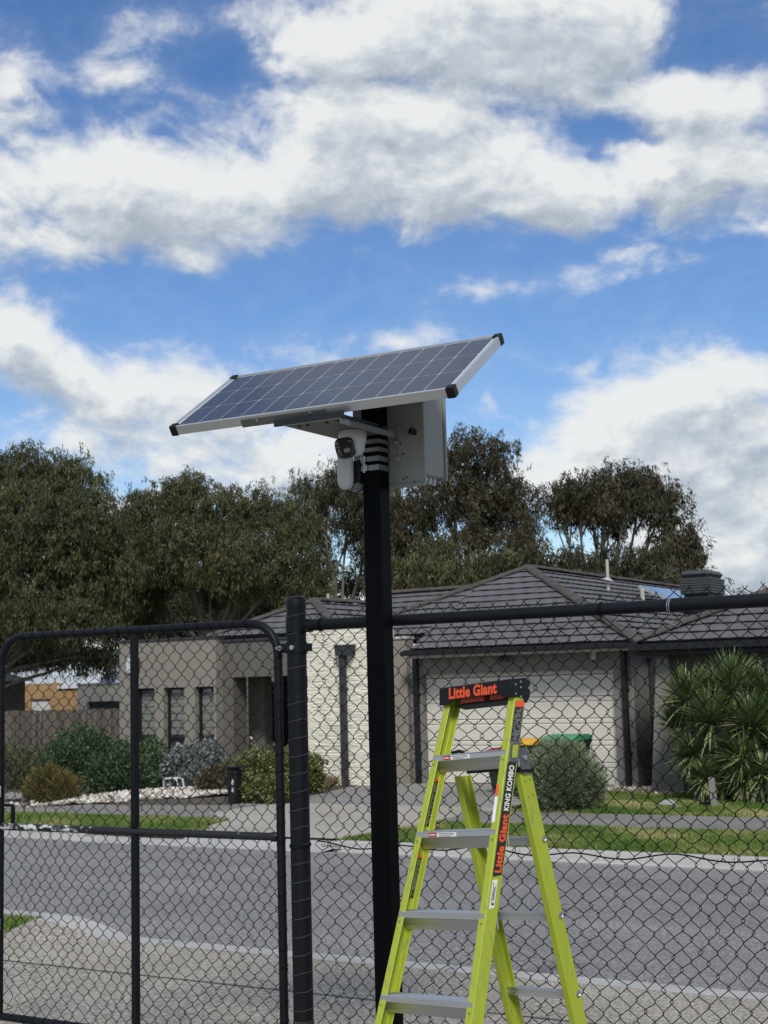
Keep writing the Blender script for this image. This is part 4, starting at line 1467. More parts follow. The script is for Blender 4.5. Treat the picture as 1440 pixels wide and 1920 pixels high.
# spiky plant: each of the nearest sword leaves is a piece, the rest joined
M_yuc = leaf_mat('sword_leaf_mass', [(0, (0.034, 0.065, 0.02)), (0.5, (0.086, 0.134, 0.041)), (0.85, (0.173, 0.226, 0.08)), (1, (0.346, 0.346, 0.166))], .18, .4, .5)
M_yleaf = []
for i, c in enumerate([(.085, .125, .035), (.15, .185, .058), (.05, .085, .025), (.21, .23, .09)]):
    M_yleaf.append(mat('sword_leaf_%s' % 'abcd'[i], c, .4, spec=.5))
YY = 23.0
heads_shift = -10
yb = at(1375, 1480, YY)
yuc = thing('spiky_plant', 'big clump of green sword leaved plants in front of the brown house', 'spiky plant', (yb[0], YY, g(YY)))
heads = [(1300, 1300, 82, -.1), (1385, 1285, 90, 0), (1440, 1300, 85, .3), (1345, 1340, 80, -.5), (1420, 1352, 88, -.5), (1310, 1410, 62, -.6), (1405, 1418, 76, -.8),
         (1460, 1390, 85, -.3), (1335, 1455, 46, -.9), (1440, 1450, 60, -.9), (1282, 1350, 58, .1), (1350, 1300, 80, .4), (1415, 1310, 84, .5), (1380, 1360, 80, .2), (1470, 1320, 80, .2), (1375, 1452, 62, -.6), (1410, 1460, 54, -.9), (1470, 1455, 60, -.8)]
leaf_meshes = []
for i in range(4):
    mb = MB()
    bend = (.10, .22, .04, .30)[i]
    v, f = [], []
    for j, (t, w) in enumerate(((0, .018), (.15, .013), (.45, .017), (.78, .011), (1, .001))):
        zz = -bend * t * t
        v += [(t, -w, zz), (t, 0, zz - w * .35), (t, w, zz)]
    for j in range(4):
        a = j * 3
        f += [(a, a + 1, a + 4, a + 3), (a + 1, a + 2, a + 5, a + 4)]
    mb.add(v, f)
    leaf_meshes.append(mb.mesh('leaf', M_yleaf[i]))
rest_v, rest_f, rest_r = [], [], []
allr = []
for hi, (px, py, rr_, dy) in enumerate(heads):
    c = Vector(at(px + heads_shift, py + (16 if py < 1400 else 6), YY + dy))
    s = zdepth(c) / FPX
    for j in range(270):
        az, el = random.uniform(0, 2 * pi), random.choice((random.uniform(-1.2, 1.45), random.uniform(-.1, 1.4), random.uniform(.2, 1.5))) if py < 1400 else random.uniform(-1.2, 1.2)
        d = Vector((cos(az) * cos(el), sin(az) * cos(el), sin(el)))
        ln = rr_ * s * random.uniform(.62, 1.0)
        front = -d.y + random.uniform(-.3, .3)
        allr.append((front + (.4 if hi < 7 else 0), c + d * .06, d, ln))
allr.sort(key=lambda q: -q[0])
for i, (_, c, d, ln) in enumerate(allr):
    side = d.cross(Vector((0, 0, 1)))
    side = side.normalized() if side.length > 1e-3 else Vector((1, 0, 0))
    nn = side.cross(d).normalized()
    R = Matrix((d, side, nn)).transposed().to_4x4()
    M = Matrix.Translation(c) @ R @ Matrix.Rotation(random.uniform(-.5, .5), 4, 'X') @ Matrix.Diagonal((ln, 1, ln, 1))
    k4 = random.choice((0, 0, 1, 1, 2, 3)) if d.z > -.2 else random.choice((0, 1, 2, 3, 3))
    if i < 290:
        inst('leaf', leaf_meshes[k4], yuc, M)
    else:
        me = leaf_meshes[k4]
        o_ = len(rest_v)
        rest_v += [M @ q.co for q in me.vertices]
        rest_f += [tuple(a + o_ for a in pl.vertices) for pl in me.polygons]
        rest_r += [(.5, .75, .3, .95)[k4] + random.uniform(-.1, .1)] * len(me.vertices)
o = big_mesh('leaf_mass', np.array([tuple(q) for q in rest_v]), np.array(rest_f), M_yuc, yuc, np.array(rest_r))
o['kind'] = 'stuff'
mb = MB()
for (px, py, rr_, dy) in heads:
    c = Vector(at(px, py, YY + dy))
    gb = Vector((yb[0] + (c.x - yb[0]) * .6, YY + .1 + dy * .5, g(YY) - .05))
    mb.tube([gb, gb.lerp(c, .5) + Vector((random.uniform(-.1, .1), .1, 0)), c], [.09, .08, .06], 8)
mb.build('trunk', M_bark, yuc)

# ================================================================== things on the lawn and in the garden
def onground(px, py):
    p = ground_at(px, py)
    return Vector((p[0], p[1], g(p[1])))


p = onground(1340, 1516)
st = thing('garden_stake', 'short grey timber stake on the lawn under the spiky plant', 'stake', p)
mb = MB()
mb.rbox(-.045, .045, -.03, .03, -.1, .46, .006, M=Matrix.Rotation(-.06, 4, 'Y'))
mb.build('post', mat('grey_timber', (.22, .21, .19), .9, var=.3, vscale=8, stretch=(6, 6, .6)), st, local=True)
p = onground(1323, 1513)
tp = thing('garden_tap', 'small dark coil of hose and tap beside the timber stake', 'garden tap', p)
mb = MB()
mb.tube([(0, 0, -.02), (0, 0, .14), (.03, -.02, .16), (.07, -.03, .14)], .014, 8)
mb.build('pipe', M_trimd, tp, local=True)
mb = MB()
for i in range(3):
    mb.tube([(.09 * cos(a), .09 * sin(a), .02 + i * .022) for a in np.linspace(0, 2 * pi, 15)], .011, 6)
mb.build('hose_coil', M_trimd, tp, local=True)
M_rock = mat('field_stone', (.20, .19, .175), .9, var=.3, vscale=5, bump=.5, bscale=14)
M_rock2 = mat('pale_stone', (.27, .27, .27), .85, var=.2, vscale=6, bump=.4, bscale=18)


def rock(label, px, py, size, m, seed):
    r_ = random.Random(seed)
    p = onground(px, py)
    mb = MB()
    n, k_ = 10, 6
    v = [(0, 0, -.2 * size)]
    for i in range(1, k_):
        th = pi * i / k_
        for j in range(n):
            rr = size * (1 + r_.uniform(-.2, .2))
            v.append((rr * sin(th) * cos(2 * pi * j / n), rr * .8 * sin(th) * sin(2 * pi * j / n), size * .25 - size * .55 * cos(th) * (1 + r_.uniform(-.15, .15))))
    v.append((0, 0, size * .8))
    f = [(0, 1 + (j + 1) % n, 1 + j) for j in range(n)]
    for i in range(k_ - 2):
        for j in range(n):
            a, b = 1 + i * n + j, 1 + i * n + (j + 1) % n
            f.append((a, b, b + n, a + n))
    L_ = len(v) - 1
    f += [(L_, 1 + (k_ - 2) * n + j, 1 + (k_ - 2) * n + (j + 1) % n) for j in range(n)]
    mb.add([(p.x + q[0], p.y + q[1], p.z + q[2]) for q in v], f)
    o = mb.build('stone', m)
    return tag(o, label, 'stone')


rock('pale grey lump of stone on the lawn above the footpath', 1252, 1512, .13, M_rock2, 3)
rock('small cream stone just right of the pale grey lump', 1272, 1515, .05, M_rock2, 4)
rock('brown edging stone at the left end of the garden bed', 22, 1502, .20, M_rock, 5)
rock('pale edging stone second from the left end of the garden bed', 36, 1501, .15, M_rock2, 6)
rock('dark edging stone beside the golden shrub', 50, 1500, .19, M_rock, 7)

# white pebble bed
M_peb = leaf_mat('white_pebble', [(0, (.12, .09, .07)), (.3, (.24, .20, .16)), (.55, (.46, .42, .36)), (1, (.70, .67, .61))], 0, .8)
n = 4600
a0, a1 = onground(150, 1513), onground(300, 1478)
t_ = rng.uniform(0, 1, n)
w_ = rng.normal(0, .42, n) * (1 + .3 * np.sin(t_ * 19))
cl = [onground(q, r) for q, r in ((135, 1511), (200, 1503), (250, 1492), (310, 1489), (370, 1491), (415, 1494))]
px_ = np.interp(t_, np.linspace(0, 1, 6), [c.x for c in cl]) + w_ * .35
py_ = np.interp(t_, np.linspace(0, 1, 6), [c.y for c in cl]) + w_ * np.interp(t_, [0, .4, .8, 1], [.5, 2.0, 1.6, .8])
octv = np.array([(1, 0, 0), (0, 1, 0), (-1, 0, 0), (0, -1, 0), (0, 0, 1), (0, 0, -1)], float)
octf = np.array([(0, 1, 4), (1, 2, 4), (2, 3, 4), (3, 0, 4), (1, 0, 5), (2, 1, 5), (3, 2, 5), (0, 3, 5)])
sz = rng.uniform(.022, .075, (n, 1, 1)) * rng.uniform(.7, 1.3, (n, 1, 3)) * np.array([1, 1, .65])
cc = np.stack([px_, py_, -.01 * (py_ - 5.4) + .012 + .05 * np.clip(1 - np.abs(w_) * 1.2, 0, 1) + rng.uniform(0, .035, n)], 1)[:, None, :]
vv = (octv[None] * sz + cc).reshape(-1, 3)
ff = (octf[None] + (np.arange(n) * 6)[:, None, None]).reshape(-1, 3)
o = big_mesh('pebbles', vv, ff, M_peb, None, np.repeat(np.clip(rng.normal(.55, .22, n) + .30 * wobble(px_, py_, 4.2, 3), 0, 1), 6))
tag(o, 'mound of white pebbles in the garden bed beside the path', 'pebbles', kind='stuff')
# pale stones on the bark strip beside the garage
n = 500
a0 = onground(1175, 1482)
px_ = a0.x + rng.uniform(-.5, 1.3, n)
py_ = 24.3 + rng.normal(0, .35, n)
cc = np.stack([px_, py_, -.01 * (py_ - 5.4) + .02], 1)[:, None, :]
sz = rng.uniform(.02, .05, (n, 1, 1)) * rng.uniform(.7, 1.3, (n, 1, 3))
o = big_mesh('pebbles', (octv[None] * sz + cc).reshape(-1, 3), (octf[None] + (np.arange(n) * 6)[:, None, None]).reshape(-1, 3), M_peb, None,
             np.repeat(np.clip(rng.normal(.3, .3, n), 0, 1), 6))
tag(o, 'scatter of small tan stones at the foot of the garage pier', 'pebbles', kind='stuff')

# letterbox
p = onground(440, 1508)
lb = thing('letterbox', 'black pillar letterbox with white marks beside the hedge bush', 'letterbox', p)
mb = MB()
mb.prism([(-.085, -.05), (.085, -.05), (.10, .50), (-.10, .50)], lambda q, t: (q[0], t, q[1]), -.07, .07)
mb.build('body', M_trimd, lb, smooth=False, local=True)
mb = MB()
mb.rbox(-.11, .11, -.08, .08, .50, .60, .02)
mb.rbox(-.15, .15, -.11, .11, .61, .645, .01)
mb.build('lid', M_trimd, lb, local=True)
M_num = mat('white_mark', (.75, .75, .75), .5)
for zz, s in ((.40, .02), (.36, .035), (.27, .028), (.235, .036)):
    mb = MB()
    mb.tube([(.02 + .5 * s * cos(a), -.074, zz + s * .6 * sin(a)) for a in np.linspace(.4, 5.6, 9)], .007, 5)
    mb.build('number_mark', M_num, lb, local=True)
# little white metal frame seat
p = onground(325, 1486)
ws = thing('garden_stool', 'small white metal hoop frame standing on the pebbles', 'garden ornament', p)
mb = MB()
for yy in (-.09, .09):
    mb.tube([(-.17, yy, -.02), (-.165, yy, .22), (-.13, yy, .27), (.05, yy, .28), (.16, yy, .25), (.18, yy, .18), (.18, yy, -.02)], .018, 8)
for xx in (-.12, .0, .12):
    mb.tube([(xx, -.09, .275), (xx, .09, .275)], .014, 6)
mb.build('hoop', M_white, ws, local=True)


# wheelie bins before the garage
def bin_(label, px0, px1, pyt, Y, lidcol, rot=0.0):
    a, b = at(px0, pyt, Y), at(px1, pyt, Y)
    w = .58
    cx = (a[0] + b[0]) / 2
    t = thing('wheelie_bin', label, 'bin', (cx, Y, g(Y)), group='wheelie bins before the garage')
    t.rotation_euler = (0, 0, rot)
    hz = float(a[2]) - g(Y)
    mb = MB()
    lo = [(-.22, -.24), (.22, -.24), (.22, .22), (-.22, .22)]
    hi = [(-.29, -.33), (.29, -.33), (.29, .33), (-.29, .33)]
    zt_ = hz - .10
    v = [(x, y, .06) for x, y in lo] + [(x, y, zt_ - .08) for x, y in hi] + [(x * 1.05, y * 1.05, zt_ - .08) for x, y in hi] + [(x * 1.05, y * 1.05, zt_) for x, y in hi]
    f = [(3, 2, 1, 0)]
    for r_ in range(3):
        for i in range(4):
            f.append((r_ * 4 + i, r_ * 4 + (i + 1) % 4, r_ * 4 + 4 + (i + 1) % 4, r_ * 4 + 4 + i))
    f.append((12, 13, 14, 15))
    mb.add(v, f)
    mb.build('body', MATS['bin_dark'], t, smooth=False, local=True)
    mb = MB()
    prof = [(-.37, zt_ + .004), (-.37, zt_ + .03), (-.30, zt_ + .065), (-.05, zt_ + .095), (.20, zt_ + .10), (.33, zt_ + .08), (.40, zt_ + .07), (.40, zt_ + .03), (.33, zt_ + .004)]
    mb.prism(prof, lambda q, t_: (t_, q[0], q[1]), -.31, .31)
    mb.build('lid', lidcol, t, local=True)
    mb = MB()
    mb.tube([(-.29, .42, zt_ + .0), (.29, .42, zt_ + .0)], .017, 8)
    for s in (-.27, .27):
        mb.box(s - .015, s + .015, .33, .43, zt_ - .05, zt_ + .015)
    mb.build('handle', MATS['bin_dark'], t, local=True)
    for s in (-.26, .26):
        mb = MB()
        mb.lathe([(.03, -.025), (.10, -.025), (.10, .025), (.03, .025)], (s, .24, .10), (1, 0, 0), 16)
        mb.build('wheel', M_cap, t, local=True)
    return t


mat('bin_dark', (.014, .026, .018), .6, bump=.05)
bin_('wheelie bin with a red lid, leftmost and half hidden by the ladder', 915, 990, 1402, 23.4, mat('lid_red', (.26, .03, .035), .5))
bin_('wheelie bin with a yellow lid, behind the round bush', 945, 1027, 1385, 22.6, mat('lid_yellow', (.62, .36, .02), .5))
bin_('wheelie bin with a green lid, rightmost before the garage', 1032, 1092, 1377, 22.5, mat('lid_green', (.06, .27, .12), .5))

# ================================================================== chain link fence and gate
YFN = 5.43
DXM, DZM = .073, .080


def chain_mesh(name, parent, xa, xb, za, zb, zmax=None, seed=0, barbs=False, droop=.0, y=YFN):
    """woven wires: each runs up the mesh in a zigzag, hooked into its neighbours"""
    r_ = random.Random(seed)
    ph_ = [r_.uniform(0, 6) for _ in range(6)]
    pitch = DXM / 2
    A = pitch / 2
    mb = MB()
    nw = int((xb - xa) / pitch) + 1
    for i in range(nw):
        x0 = xa + A + i * pitch
        if x0 + A > xb + .004:
            break
        top = zb if zmax is None else min(zb, zmax(x0))
        K = int((top - za) / (DZM / 2))
        pts = []
        for k_ in range(K + 1):
            s = 1 if (k_ + i) % 2 else -1
            z = za + k_ * DZM / 2
            wx = .010 * sin(x0 * 5.1 + z * 4.3 + ph_[0]) + .007 * sin(x0 * 13 - z * 9 + ph_[1]) + .0045 * sin(x0 * 41 + z * 37 + ph_[4]) + r_.gauss(0, .0012)
            wz = .009 * sin(x0 * 4.2 - z * 5.7 + ph_[2]) + .006 * sin(x0 * 17 + z * 11 + ph_[3]) + .0025 * sin(x0 * 37 - z * 43 + ph_[5])
            wy = .006 * sin(x0 * 3.1 + z * 2.7 + ph_[4])
            if droop and z < za + .35 and x0 < xa + .35:
                q_ = (1 - (z - za) / .35) * (1 - (x0 - xa) / .35) * droop
                wx += q_ * sin(k_ * 2.1 + i * 1.3)
                wz += q_ * .8 * cos(k_ * 1.7 + i * 2.3)
            xx = x0 + s * (A + .0012) + wx
            yy = y + s * .0035 + wy
            if 0 < k_ < K:
                pts.append((xx, yy, z + wz - .0042))
                pts.append((xx, yy, z + wz + .0042))
            else:
                pts.append((xx, yy, z + wz))
        if len(pts) > 2:
            if barbs:
                # twisted ends above the top row
                (x_, y_, z_) = pts[-1]
                s = 1 if (K + i) % 2 else -1
                pts.append((x_ + s * .006, y_ + .004, z_ + .010))
            mb.tube(pts, .00185, 4, cap=False)
    o = mb.build(name, M_wire, parent)
    o['kind'] = 'stuff'
    return o


fence = thing('chain_link_fence', 'black chain link fence with a thick top rail and round gate post', 'fence', (-1.5, YFN, 0))
RZ = 2.087
mb = MB()
mb.tube([(-3.75, YFN, RZ), (-1.91, YFN, RZ + .001)], .0255, 14)
mb.tube([(-1.96, YFN, RZ + .001), (-1.86, YFN, RZ + .001)], .0285, 14)
mb.tube([(-1.91, YFN, RZ + .001), (4.0, YFN, RZ + .003)], .0272, 14)
mb.build('top_rail', M_post, fence)
chain_mesh('chain_mesh', fence, -3.70, 1.6, .06, 2.165, seed=3, barbs=True, y=YFN + .034)
# tension wire, wavy and wound round itself near the post
mb = MB()
pts = []
for i in range(120):
    x = -3.68 + i * .045
    pts.append((x, YFN + .028 - .003 * sin(i * 1.3), 1.094 + .011 * sin(x * 15) + .006 * sin(x * 6.3 + 1)))
mb.tube(pts, .0032, 5)
pts = [(-3.66 + .0022 * i, YFN + .028 + .006 * cos(i * .9), 1.094 + .006 * sin(-3.66 * 9) + .006 * sin(i * .9)) for i in range(52)]
mb.tube(pts, .0016, 4)
mb.build('tension_wire', M_wire, fence)
for x_ in (-3.62, -2.24, -1.945, -1.27):
    mb = MB()
    for q in (0, .008):
        mb.tube([(x_ + q + .003 * sin(a), YFN + .030 * cos(a), RZ + .030 * sin(a)) for a in np.linspace(0, 2 * pi, 13)], .0022, 5)
    mb.tube([(x_, YFN - .005, RZ - .03), (x_ + .012, YFN + .01, RZ - .055), (x_ - .004, YFN + .02, RZ - .07), (x_ + .016, YFN + .026, RZ - .08)], .002, 4)
    mb.build('tie_wire', M_steel if x_ in (-1.27, -1.945) else M_wire, fence)

XP = -3.755
M_chip2 = mat('worn_black_paint', (.02, .021, .024), .5, speck=(30, .9))
M_tie = mat('grey_tie_wire', (.05, .053, .06), .4, metal=.3)  # lighter grey than the other fence wires
gpost = empty_part('gate_post', fence, (XP, YFN, 0))
PR = .0455
mb = MB()
mb.lathe([(PR, -.3), (PR, 2.185)], (XP, YFN, 0), n=24)
mb.build('post', M_post, gpost)
mb = MB()
mb.lathe([(PR + .0025, 2.17), (PR + .0025, 2.205), (PR - .004, 2.216), (.02, 2.226), (.001, 2.228)], (XP, YFN, 0), n=24)
mb.build('post_cap', M_post, gpost)
for z0, z1, e_ in ((2.055, 2.115, .004), (1.80, 1.855, .0025), (1.735, 1.76, .0022), (.292, .315, .003), (.262, .280, .003)):
    mb = MB()
    mb.lathe([(PR + .0005, z0 - .002), (PR + e_, z0), (PR + e_, z1), (PR + .0005, z1 + .002)], (XP, YFN, 0), n=24)
    mb.build('band', M_post if z0 > .4 else M_chip2, gpost)
mb = MB()
mb.rbox(XP + .03, XP + .085, YFN - .02, YFN + .02, 2.055, 2.115, .004)
mb.lathe([(.010, 0), (.010, .012)], (XP + .052, YFN - .02, 2.08), (0, -1, 0), 6, 0)
mb.build('rail_clamp', M_post, gpost)
for i in range(24):
    z = .36 + i * .0805
    if abs(z - 1.80) < .06:
        continue
    mb = MB()
    mb.tube([(XP + (PR + .0012) * cos(a), YFN + (PR + .0012) * sin(a), z - .013 + .026 * (a + pi) / pi + random.uniform(-.003, .003)) for a in np.linspace(-pi * 1.02, .02 * pi, 11)], .0023, 5)
    mb.build('tie_wire', M_tie, gpost)
for zz in (1.085, 1.092):
    mb = MB()
    mb.tube([(XP + (PR + .003) * cos(a), YFN + (PR + .003) * sin(a), zz + .004 * sin(a)) for a in np.linspace(0, 2 * pi, 21)], .0028, 5)
    mb.build('tie_wire', M_wire, gpost)
# spur stays: hinges on the post
for zz in (1.985, .20):
    mb = MB()
    mb.lathe([(PR + .001, zz - .024), (PR + .005, zz - .024), (PR + .005, zz + .024), (PR + .001, zz + .024)], (XP, YFN, 0), n=24)
    mb.rbox(XP - .095, XP - .04, YFN - .022, YFN + .022, zz - .022, zz + .022, .004)
    mb.rbox(XP + .04, XP + .078, YFN - .018, YFN + .018, zz - .018, zz + .018, .004)
    mb.build('hinge', M_post, gpost)
    mb = MB()
    for xx, ln in ((XP + .012, .075), (XP - .075, .04)):
        mb.tube([(xx, YFN - PR - .012, zz), (xx + .004, YFN - PR + ln - .03, zz)], .006, 8)
        mb.lathe([(.012, 0), (.012, .012)], (xx, YFN - PR - .004 if xx > XP else YFN - .022, zz), (0, -1, 0), 6)
    mb.build('hinge_bolt', M_steel, gpost)

# gate leaf
gate = thing('chain_link_gate', 'black tubular gate leaf filled with chain link, hung left of the round post', 'gate', (-4.76, YFN, 0))
GL, GR, GT, GB, GM = -5.668, -3.862, 2.108, .155, 1.118
RC = .155
TR = .0205
mb = MB()
path = [(GL, YFN, GB)]
path += [(GL + RC - RC * cos(a), YFN, GT - RC + RC * sin(a)) for a in np.linspace(0, pi / 2, 9)]
path += [(GR - RC + RC * sin(a), YFN, GT - RC + RC * cos(a)) for a in np.linspace(0, pi / 2, 9)]
path += [(GR, YFN, GB)]
mb.tube(path, TR, 14)
mb.build('frame', M_post, gate)
mb = MB()
mb.tube([(GL, YFN, GB), (GR, YFN, GB)], TR * .98, 12)
mb.build('bottom_rail', M_post, gate)
M_chip = bpy.data.materials.new('chipped_black_paint')
M_chip.use_nodes = True
k = NT(M_chip.node_tree)
tc = k.new('ShaderNodeTexCoord')
n1 = k.noise(k.vmath('MULTIPLY', tc.outputs['Object'], (9, 14, 14)), 2.2, 6, .75)
n2 = k.noise(tc.outputs['Object'], 2.4, 2, .5)
sx = k.new('ShaderNodeSeparateXYZ')
k.l.new(tc.outputs['Object'], sx.inputs[0])
left = k.smooth(sx.outputs[0], .3, -.75)
f = k.math('MULTIPLY', k.math('GREATER_THAN', k.math('ADD', n1, k.math('MULTIPLY', left, .10)), .635), k.math('GREATER_THAN', k.math('ADD', n2, k.math('MULTIPLY', left, .25)), .52))
b = k.n['Principled BSDF']
k.l.new(k.mix(f, (.007, .008, .011), (.50, .51, .50)), b.inputs['Base Color'])
b.inputs['Roughness'].default_value = .55
mb = MB()
mb.tube([(GL + .018, YFN, GM), (GR - .018, YFN, GM + .002)], .0185, 12)
mb.tube([(GR - .05, YFN, GM + .002), (GR - .017, YFN, GM + .002)], .0225, 12)
mb.build('middle_rail', M_chip, gate)
mb = MB()
mb.rbox(-4.757, -4.724, YFN - .016, YFN + .016, GM + .018, GT - .018, .003)
mb.rbox(-4.757, -4.724, YFN - .016, YFN + .016, GB + .018, GM - .018, .003)
mb.build('mullion', M_post, gate)


def gate_top(x):
    if x < GL + RC:
        return GT - RC + sqrt(max(RC * RC - (GL + RC - x) ** 2, 0))
    if x > GR - RC:
        return GT - RC + sqrt(max(RC * RC - (x - GR + RC) ** 2, 0))
    return GT


chain_mesh('chain_mesh', gate, GL + .012, GR - .008, GB + .005, GT, gate_top, seed=8, droop=.022, y=YFN + .026)
# wire loops lashing the mesh to the frame
mb = MB()
for i in range(24):
    x = GL + .17 + i * DXM
    if x > GR - .12:
        break
    r_ = TR + .002
    mb.tube([(x + .022 * a / pi - .022 + random.uniform(-.002, .002), YFN + r_ * cos(a), GT + r_ * sin(a)) for a in np.linspace(-.5, 1.45 * pi, 12)], .0019, 4)
    if x < GL + .75:
        mb.tube([(x + .012 * a / pi, YFN + r_ * cos(a), GB + r_ * sin(a)) for a in np.linspace(-.5, 1.5 * pi, 9)], .0019, 4)
o = mb.build('lashing_wire', M_wire, gate)
o['kind'] = 'stuff'
mb = MB()
for i in range(22):
    z = GB + .08 + i * DZM
    if z > GT - RC - .02:
        break
    for xg in (GL, GR):
        r_ = TR + .002
        mb.tube([(xg + r_ * cos(a), YFN + r_ * sin(a), z - .010 + .02 * a / pi) for a in np.linspace(-1.3 * pi, .5 * pi, 9)], .0018, 4)
o = mb.build('lashing_wire', M_wire, gate)
o['kind'] = 'stuff'
# latch loop by the left stile, hinge lugs
mb = MB()
xl_, zl_ = -5.60, 1.225
mb.rbox(GL + .018, -5.575, YFN - .012, YFN + .012, 1.222, 1.236, .003)
mb.rbox(-5.583, -5.569, YFN - .012, YFN + .012, 1.136, 1.222, .003)
mb.build('latch', M_post, gate)
mb = MB()
for zz in (1.30, .62):
    mb.rbox(GL - .028, GL + .026, YFN - .025, YFN - .018, zz - .03, zz + .03, .003)
    mb.lathe([(.008, 0), (.008, .008)], (GL + .008, YFN - .025, zz + .012), (0, -1, 0), 6)
mb.build('latch_plate', M_steel, gate)

# ================================================================== square post with its gear
PX, PYc, PH = -3.243, 5.332, .045
post = thing('square_steel_post', 'tall square black steel post standing before the fence', 'post', (PX, PYc, 0))
mb = MB()
mb.rbox(PX - PH, PX + PH, PYc - PH, PYc + PH, -.2, 3.10, .006)
mb.build('shaft', M_black, post)
mb = MB()
mb.rbox(PX - .10, PX + .10, PYc - .09, PYc + .088, .0, .012, .003)
mb.build('base_plate', M_black, post)

PYZ = PYc - PH
cabinet = thing('equipment_cabinet', 'grey metal equipment box strapped to the back of the black post', 'equipment box', (-3.1, 5.5, 2.67))
M_cab = mat('grey_cabinet_paint', (.235, .245, .232), .55, var=.04, bump=.03)
cyl, cxr = 5.385, -3.022
mb = MB()
mb.rbox(-3.39, cxr + .004, cyl, cyl + .012, 2.672, 3.09, .003)
mb.rbox(-3.39, cxr + .004, cyl - .014, cyl - .001, 2.672, 2.684, .002)
mb.rbox(cxr - .128, cxr - .122, cyl - .006, cyl - .0005, 2.75, 2.93, .001)
mb.build('mounting_plate', M_cab, cabinet)
mb = MB()
mb.rbox(-3.40, cxr, cyl + .013, cyl + .185, 2.722, 3.12, .005)
mb.build('box', M_cab, cabinet)
mb = MB()
mb.rbox(-3.41, cxr + .008, cyl + .188, cyl + .206, 2.712, 3.13, .004)
mb.build('lid', M_cab, cabinet)
mb = MB()
for yy in (5.46, 5.50, 5.54):
    mb.lathe([(.013, 0), (.013, .016), (.009, .018), (.009, .03)], (cxr - .04, yy, 2.722), (0, 0, -1), 8)
mb.build('cable_gland', M_steel, cabinet)
for (px_, py_) in ((743, 829), (746, 859)):
    q = at(px_, py_, cyl)
    mb = MB()
    mb.lathe([(.015, 0), (.015, .003), (.009, .003), (.009, .011), (.005, .012), (.005, .022)], (q[0], cyl - .0005, q[2]), (0, -1, 0), 8)
    mb.build('bolt', M_steel, cabinet)
for (px_, py_) in ((756, 851), (751, 832), (757, 898), (777, 903), (763, 895)):
    q = at(px_, py_, cyl)
    mb = MB()
    mb.lathe([(.005, 0), (.004, .003)], (q[0], cyl - .0005, q[2]), (0, -1, 0), 8)
    mb.build('screw', M_trimm, cabinet)
# cable to the box
q0, q1, q2 = at(737, 803, 5.33), at(760, 800, 5.345), at(778, 811, cyl)
cab = thing('cable', 'thin grey cable looping from under the panel into the equipment box', 'cable', q0)
mb = MB()
p0, p1, p2 = Vector(q0), Vector(q1), Vector(q2)
pts = [p0 + Vector((-.06, .0, .012)), p0, p0.lerp(p1, .5) + Vector((0, 0, .008)), p1 + Vector((0, 0, .004)), p1.lerp(p2, .5) + Vector((0, 0, .010)), p2]
mb.tube(pts, .005, 8)
mb.build('lead', mat('grey_lead', (.10, .105, .115), .45), cab)
mb = MB()
mb.lathe([(.012, -.004), (.012, .012), (.015, .014), (.015, .026), (.008, .03)], p2 + Vector((0, -.001, 0)), (-.5, -.8, .3), 10)
mb.build('gland', M_cap, cab)

# four steel bands around the post
M_strap = mat('dull_steel_band', (.26, .265, .27), .42, metal=.85, var=.15, vscale=30)
for i, (zz, hh) in enumerate(((2.878, .019), (2.841, .019), (2.800, .022), (2.760, .024))):
    st = thing('strap', 'steel band round the black post, %s of the four' % ('topmost', 'second from the top', 'third from the top', 'lowest')[i], 'metal strap', (PX, PYc, zz))
    mb = MB()
    e0, e1 = PH + .0015, PH + .0035
    for a, b, c, d_ in ((-e1, e1, -e1, -e0), (-e1, e1, e0, e1), (-e1, -e0, -e0, e0), (e0, e1, -e0, e0)):
        mb.box(PX + a, PX + b, PYc + c, PYc + d_, zz - hh / 2, zz + hh / 2)
    mb.build('band', M_strap, st, smooth=False)
    if i >= 2:
        mb = MB()
        xx = PX - .030 + (.008 if i == 3 else 0)
        mb.rbox(xx - .012, xx + .012, PYc - e1 - .010, PYc - e1 - .0005, zz - .014, zz + .016, .003)
        mb.tube([(xx, PYc - e1 - .012, zz - .022), (xx, PYc - e1 - .012, zz + .030)], .0055, 8)
        mb.build('screw_buckle', M_steel, st)

# tilt bracket: level plate, lip on the panel edge, strut
br = thing('panel_bracket', 'grey sheet metal bracket joining the post top to the solar panel', 'bracket', (PX, 5.1, 2.9))
M_brk = mat('bracket_paint', (.10, .104, .098), .55, var=.05, bump=.03)
mb = MB()
mb.rbox(-3.392, -3.110, 4.845, 5.27, 2.902, 2.906, .001)
mb.rbox(-3.114, -3.108, 4.845, 5.27, 2.8795, 2.9015, .001)
mb.build('plate', M_brk, br)
# panel frame of reference
PC = Vector((-3.310, 5.100, 3.129))
pa_, pb_ = radians(1.775), radians(33.165)
pe = Vector((cos(pa_), sin(pa_), 0))
pn_ = Vector((-sin(pa_), cos(pa_), 0))
pv = pn_ * cos(pb_) + Vector((0, 0, 1)) * sin(pb_)
pw_ = -pn_ * sin(pb_) + Vector((0, 0, 1)) * cos(pb_)
PM = Matrix(((pe.x, pv.x, pw_.x, PC.x), (pe.y, pv.y, pw_.y, PC.y), (pe.z, pv.z, pw_.z, PC.z), (0, 0, 0, 1)))
PL, PWd, PT = 1.411, .587, .042
mb = MB()
mb.rbox(-.325, .11, -PWd / 2 - .0045, -PWd / 2 - .0015, -PT - .006, -.012, .001, M=PM)
mb.rbox(-.325, .11, -PWd / 2 + .0, -PWd / 2 + .06, -PT - .0055, -PT - .0025, .001, M=PM)
mb.build('lip', M_brk, br)
mb = MB()
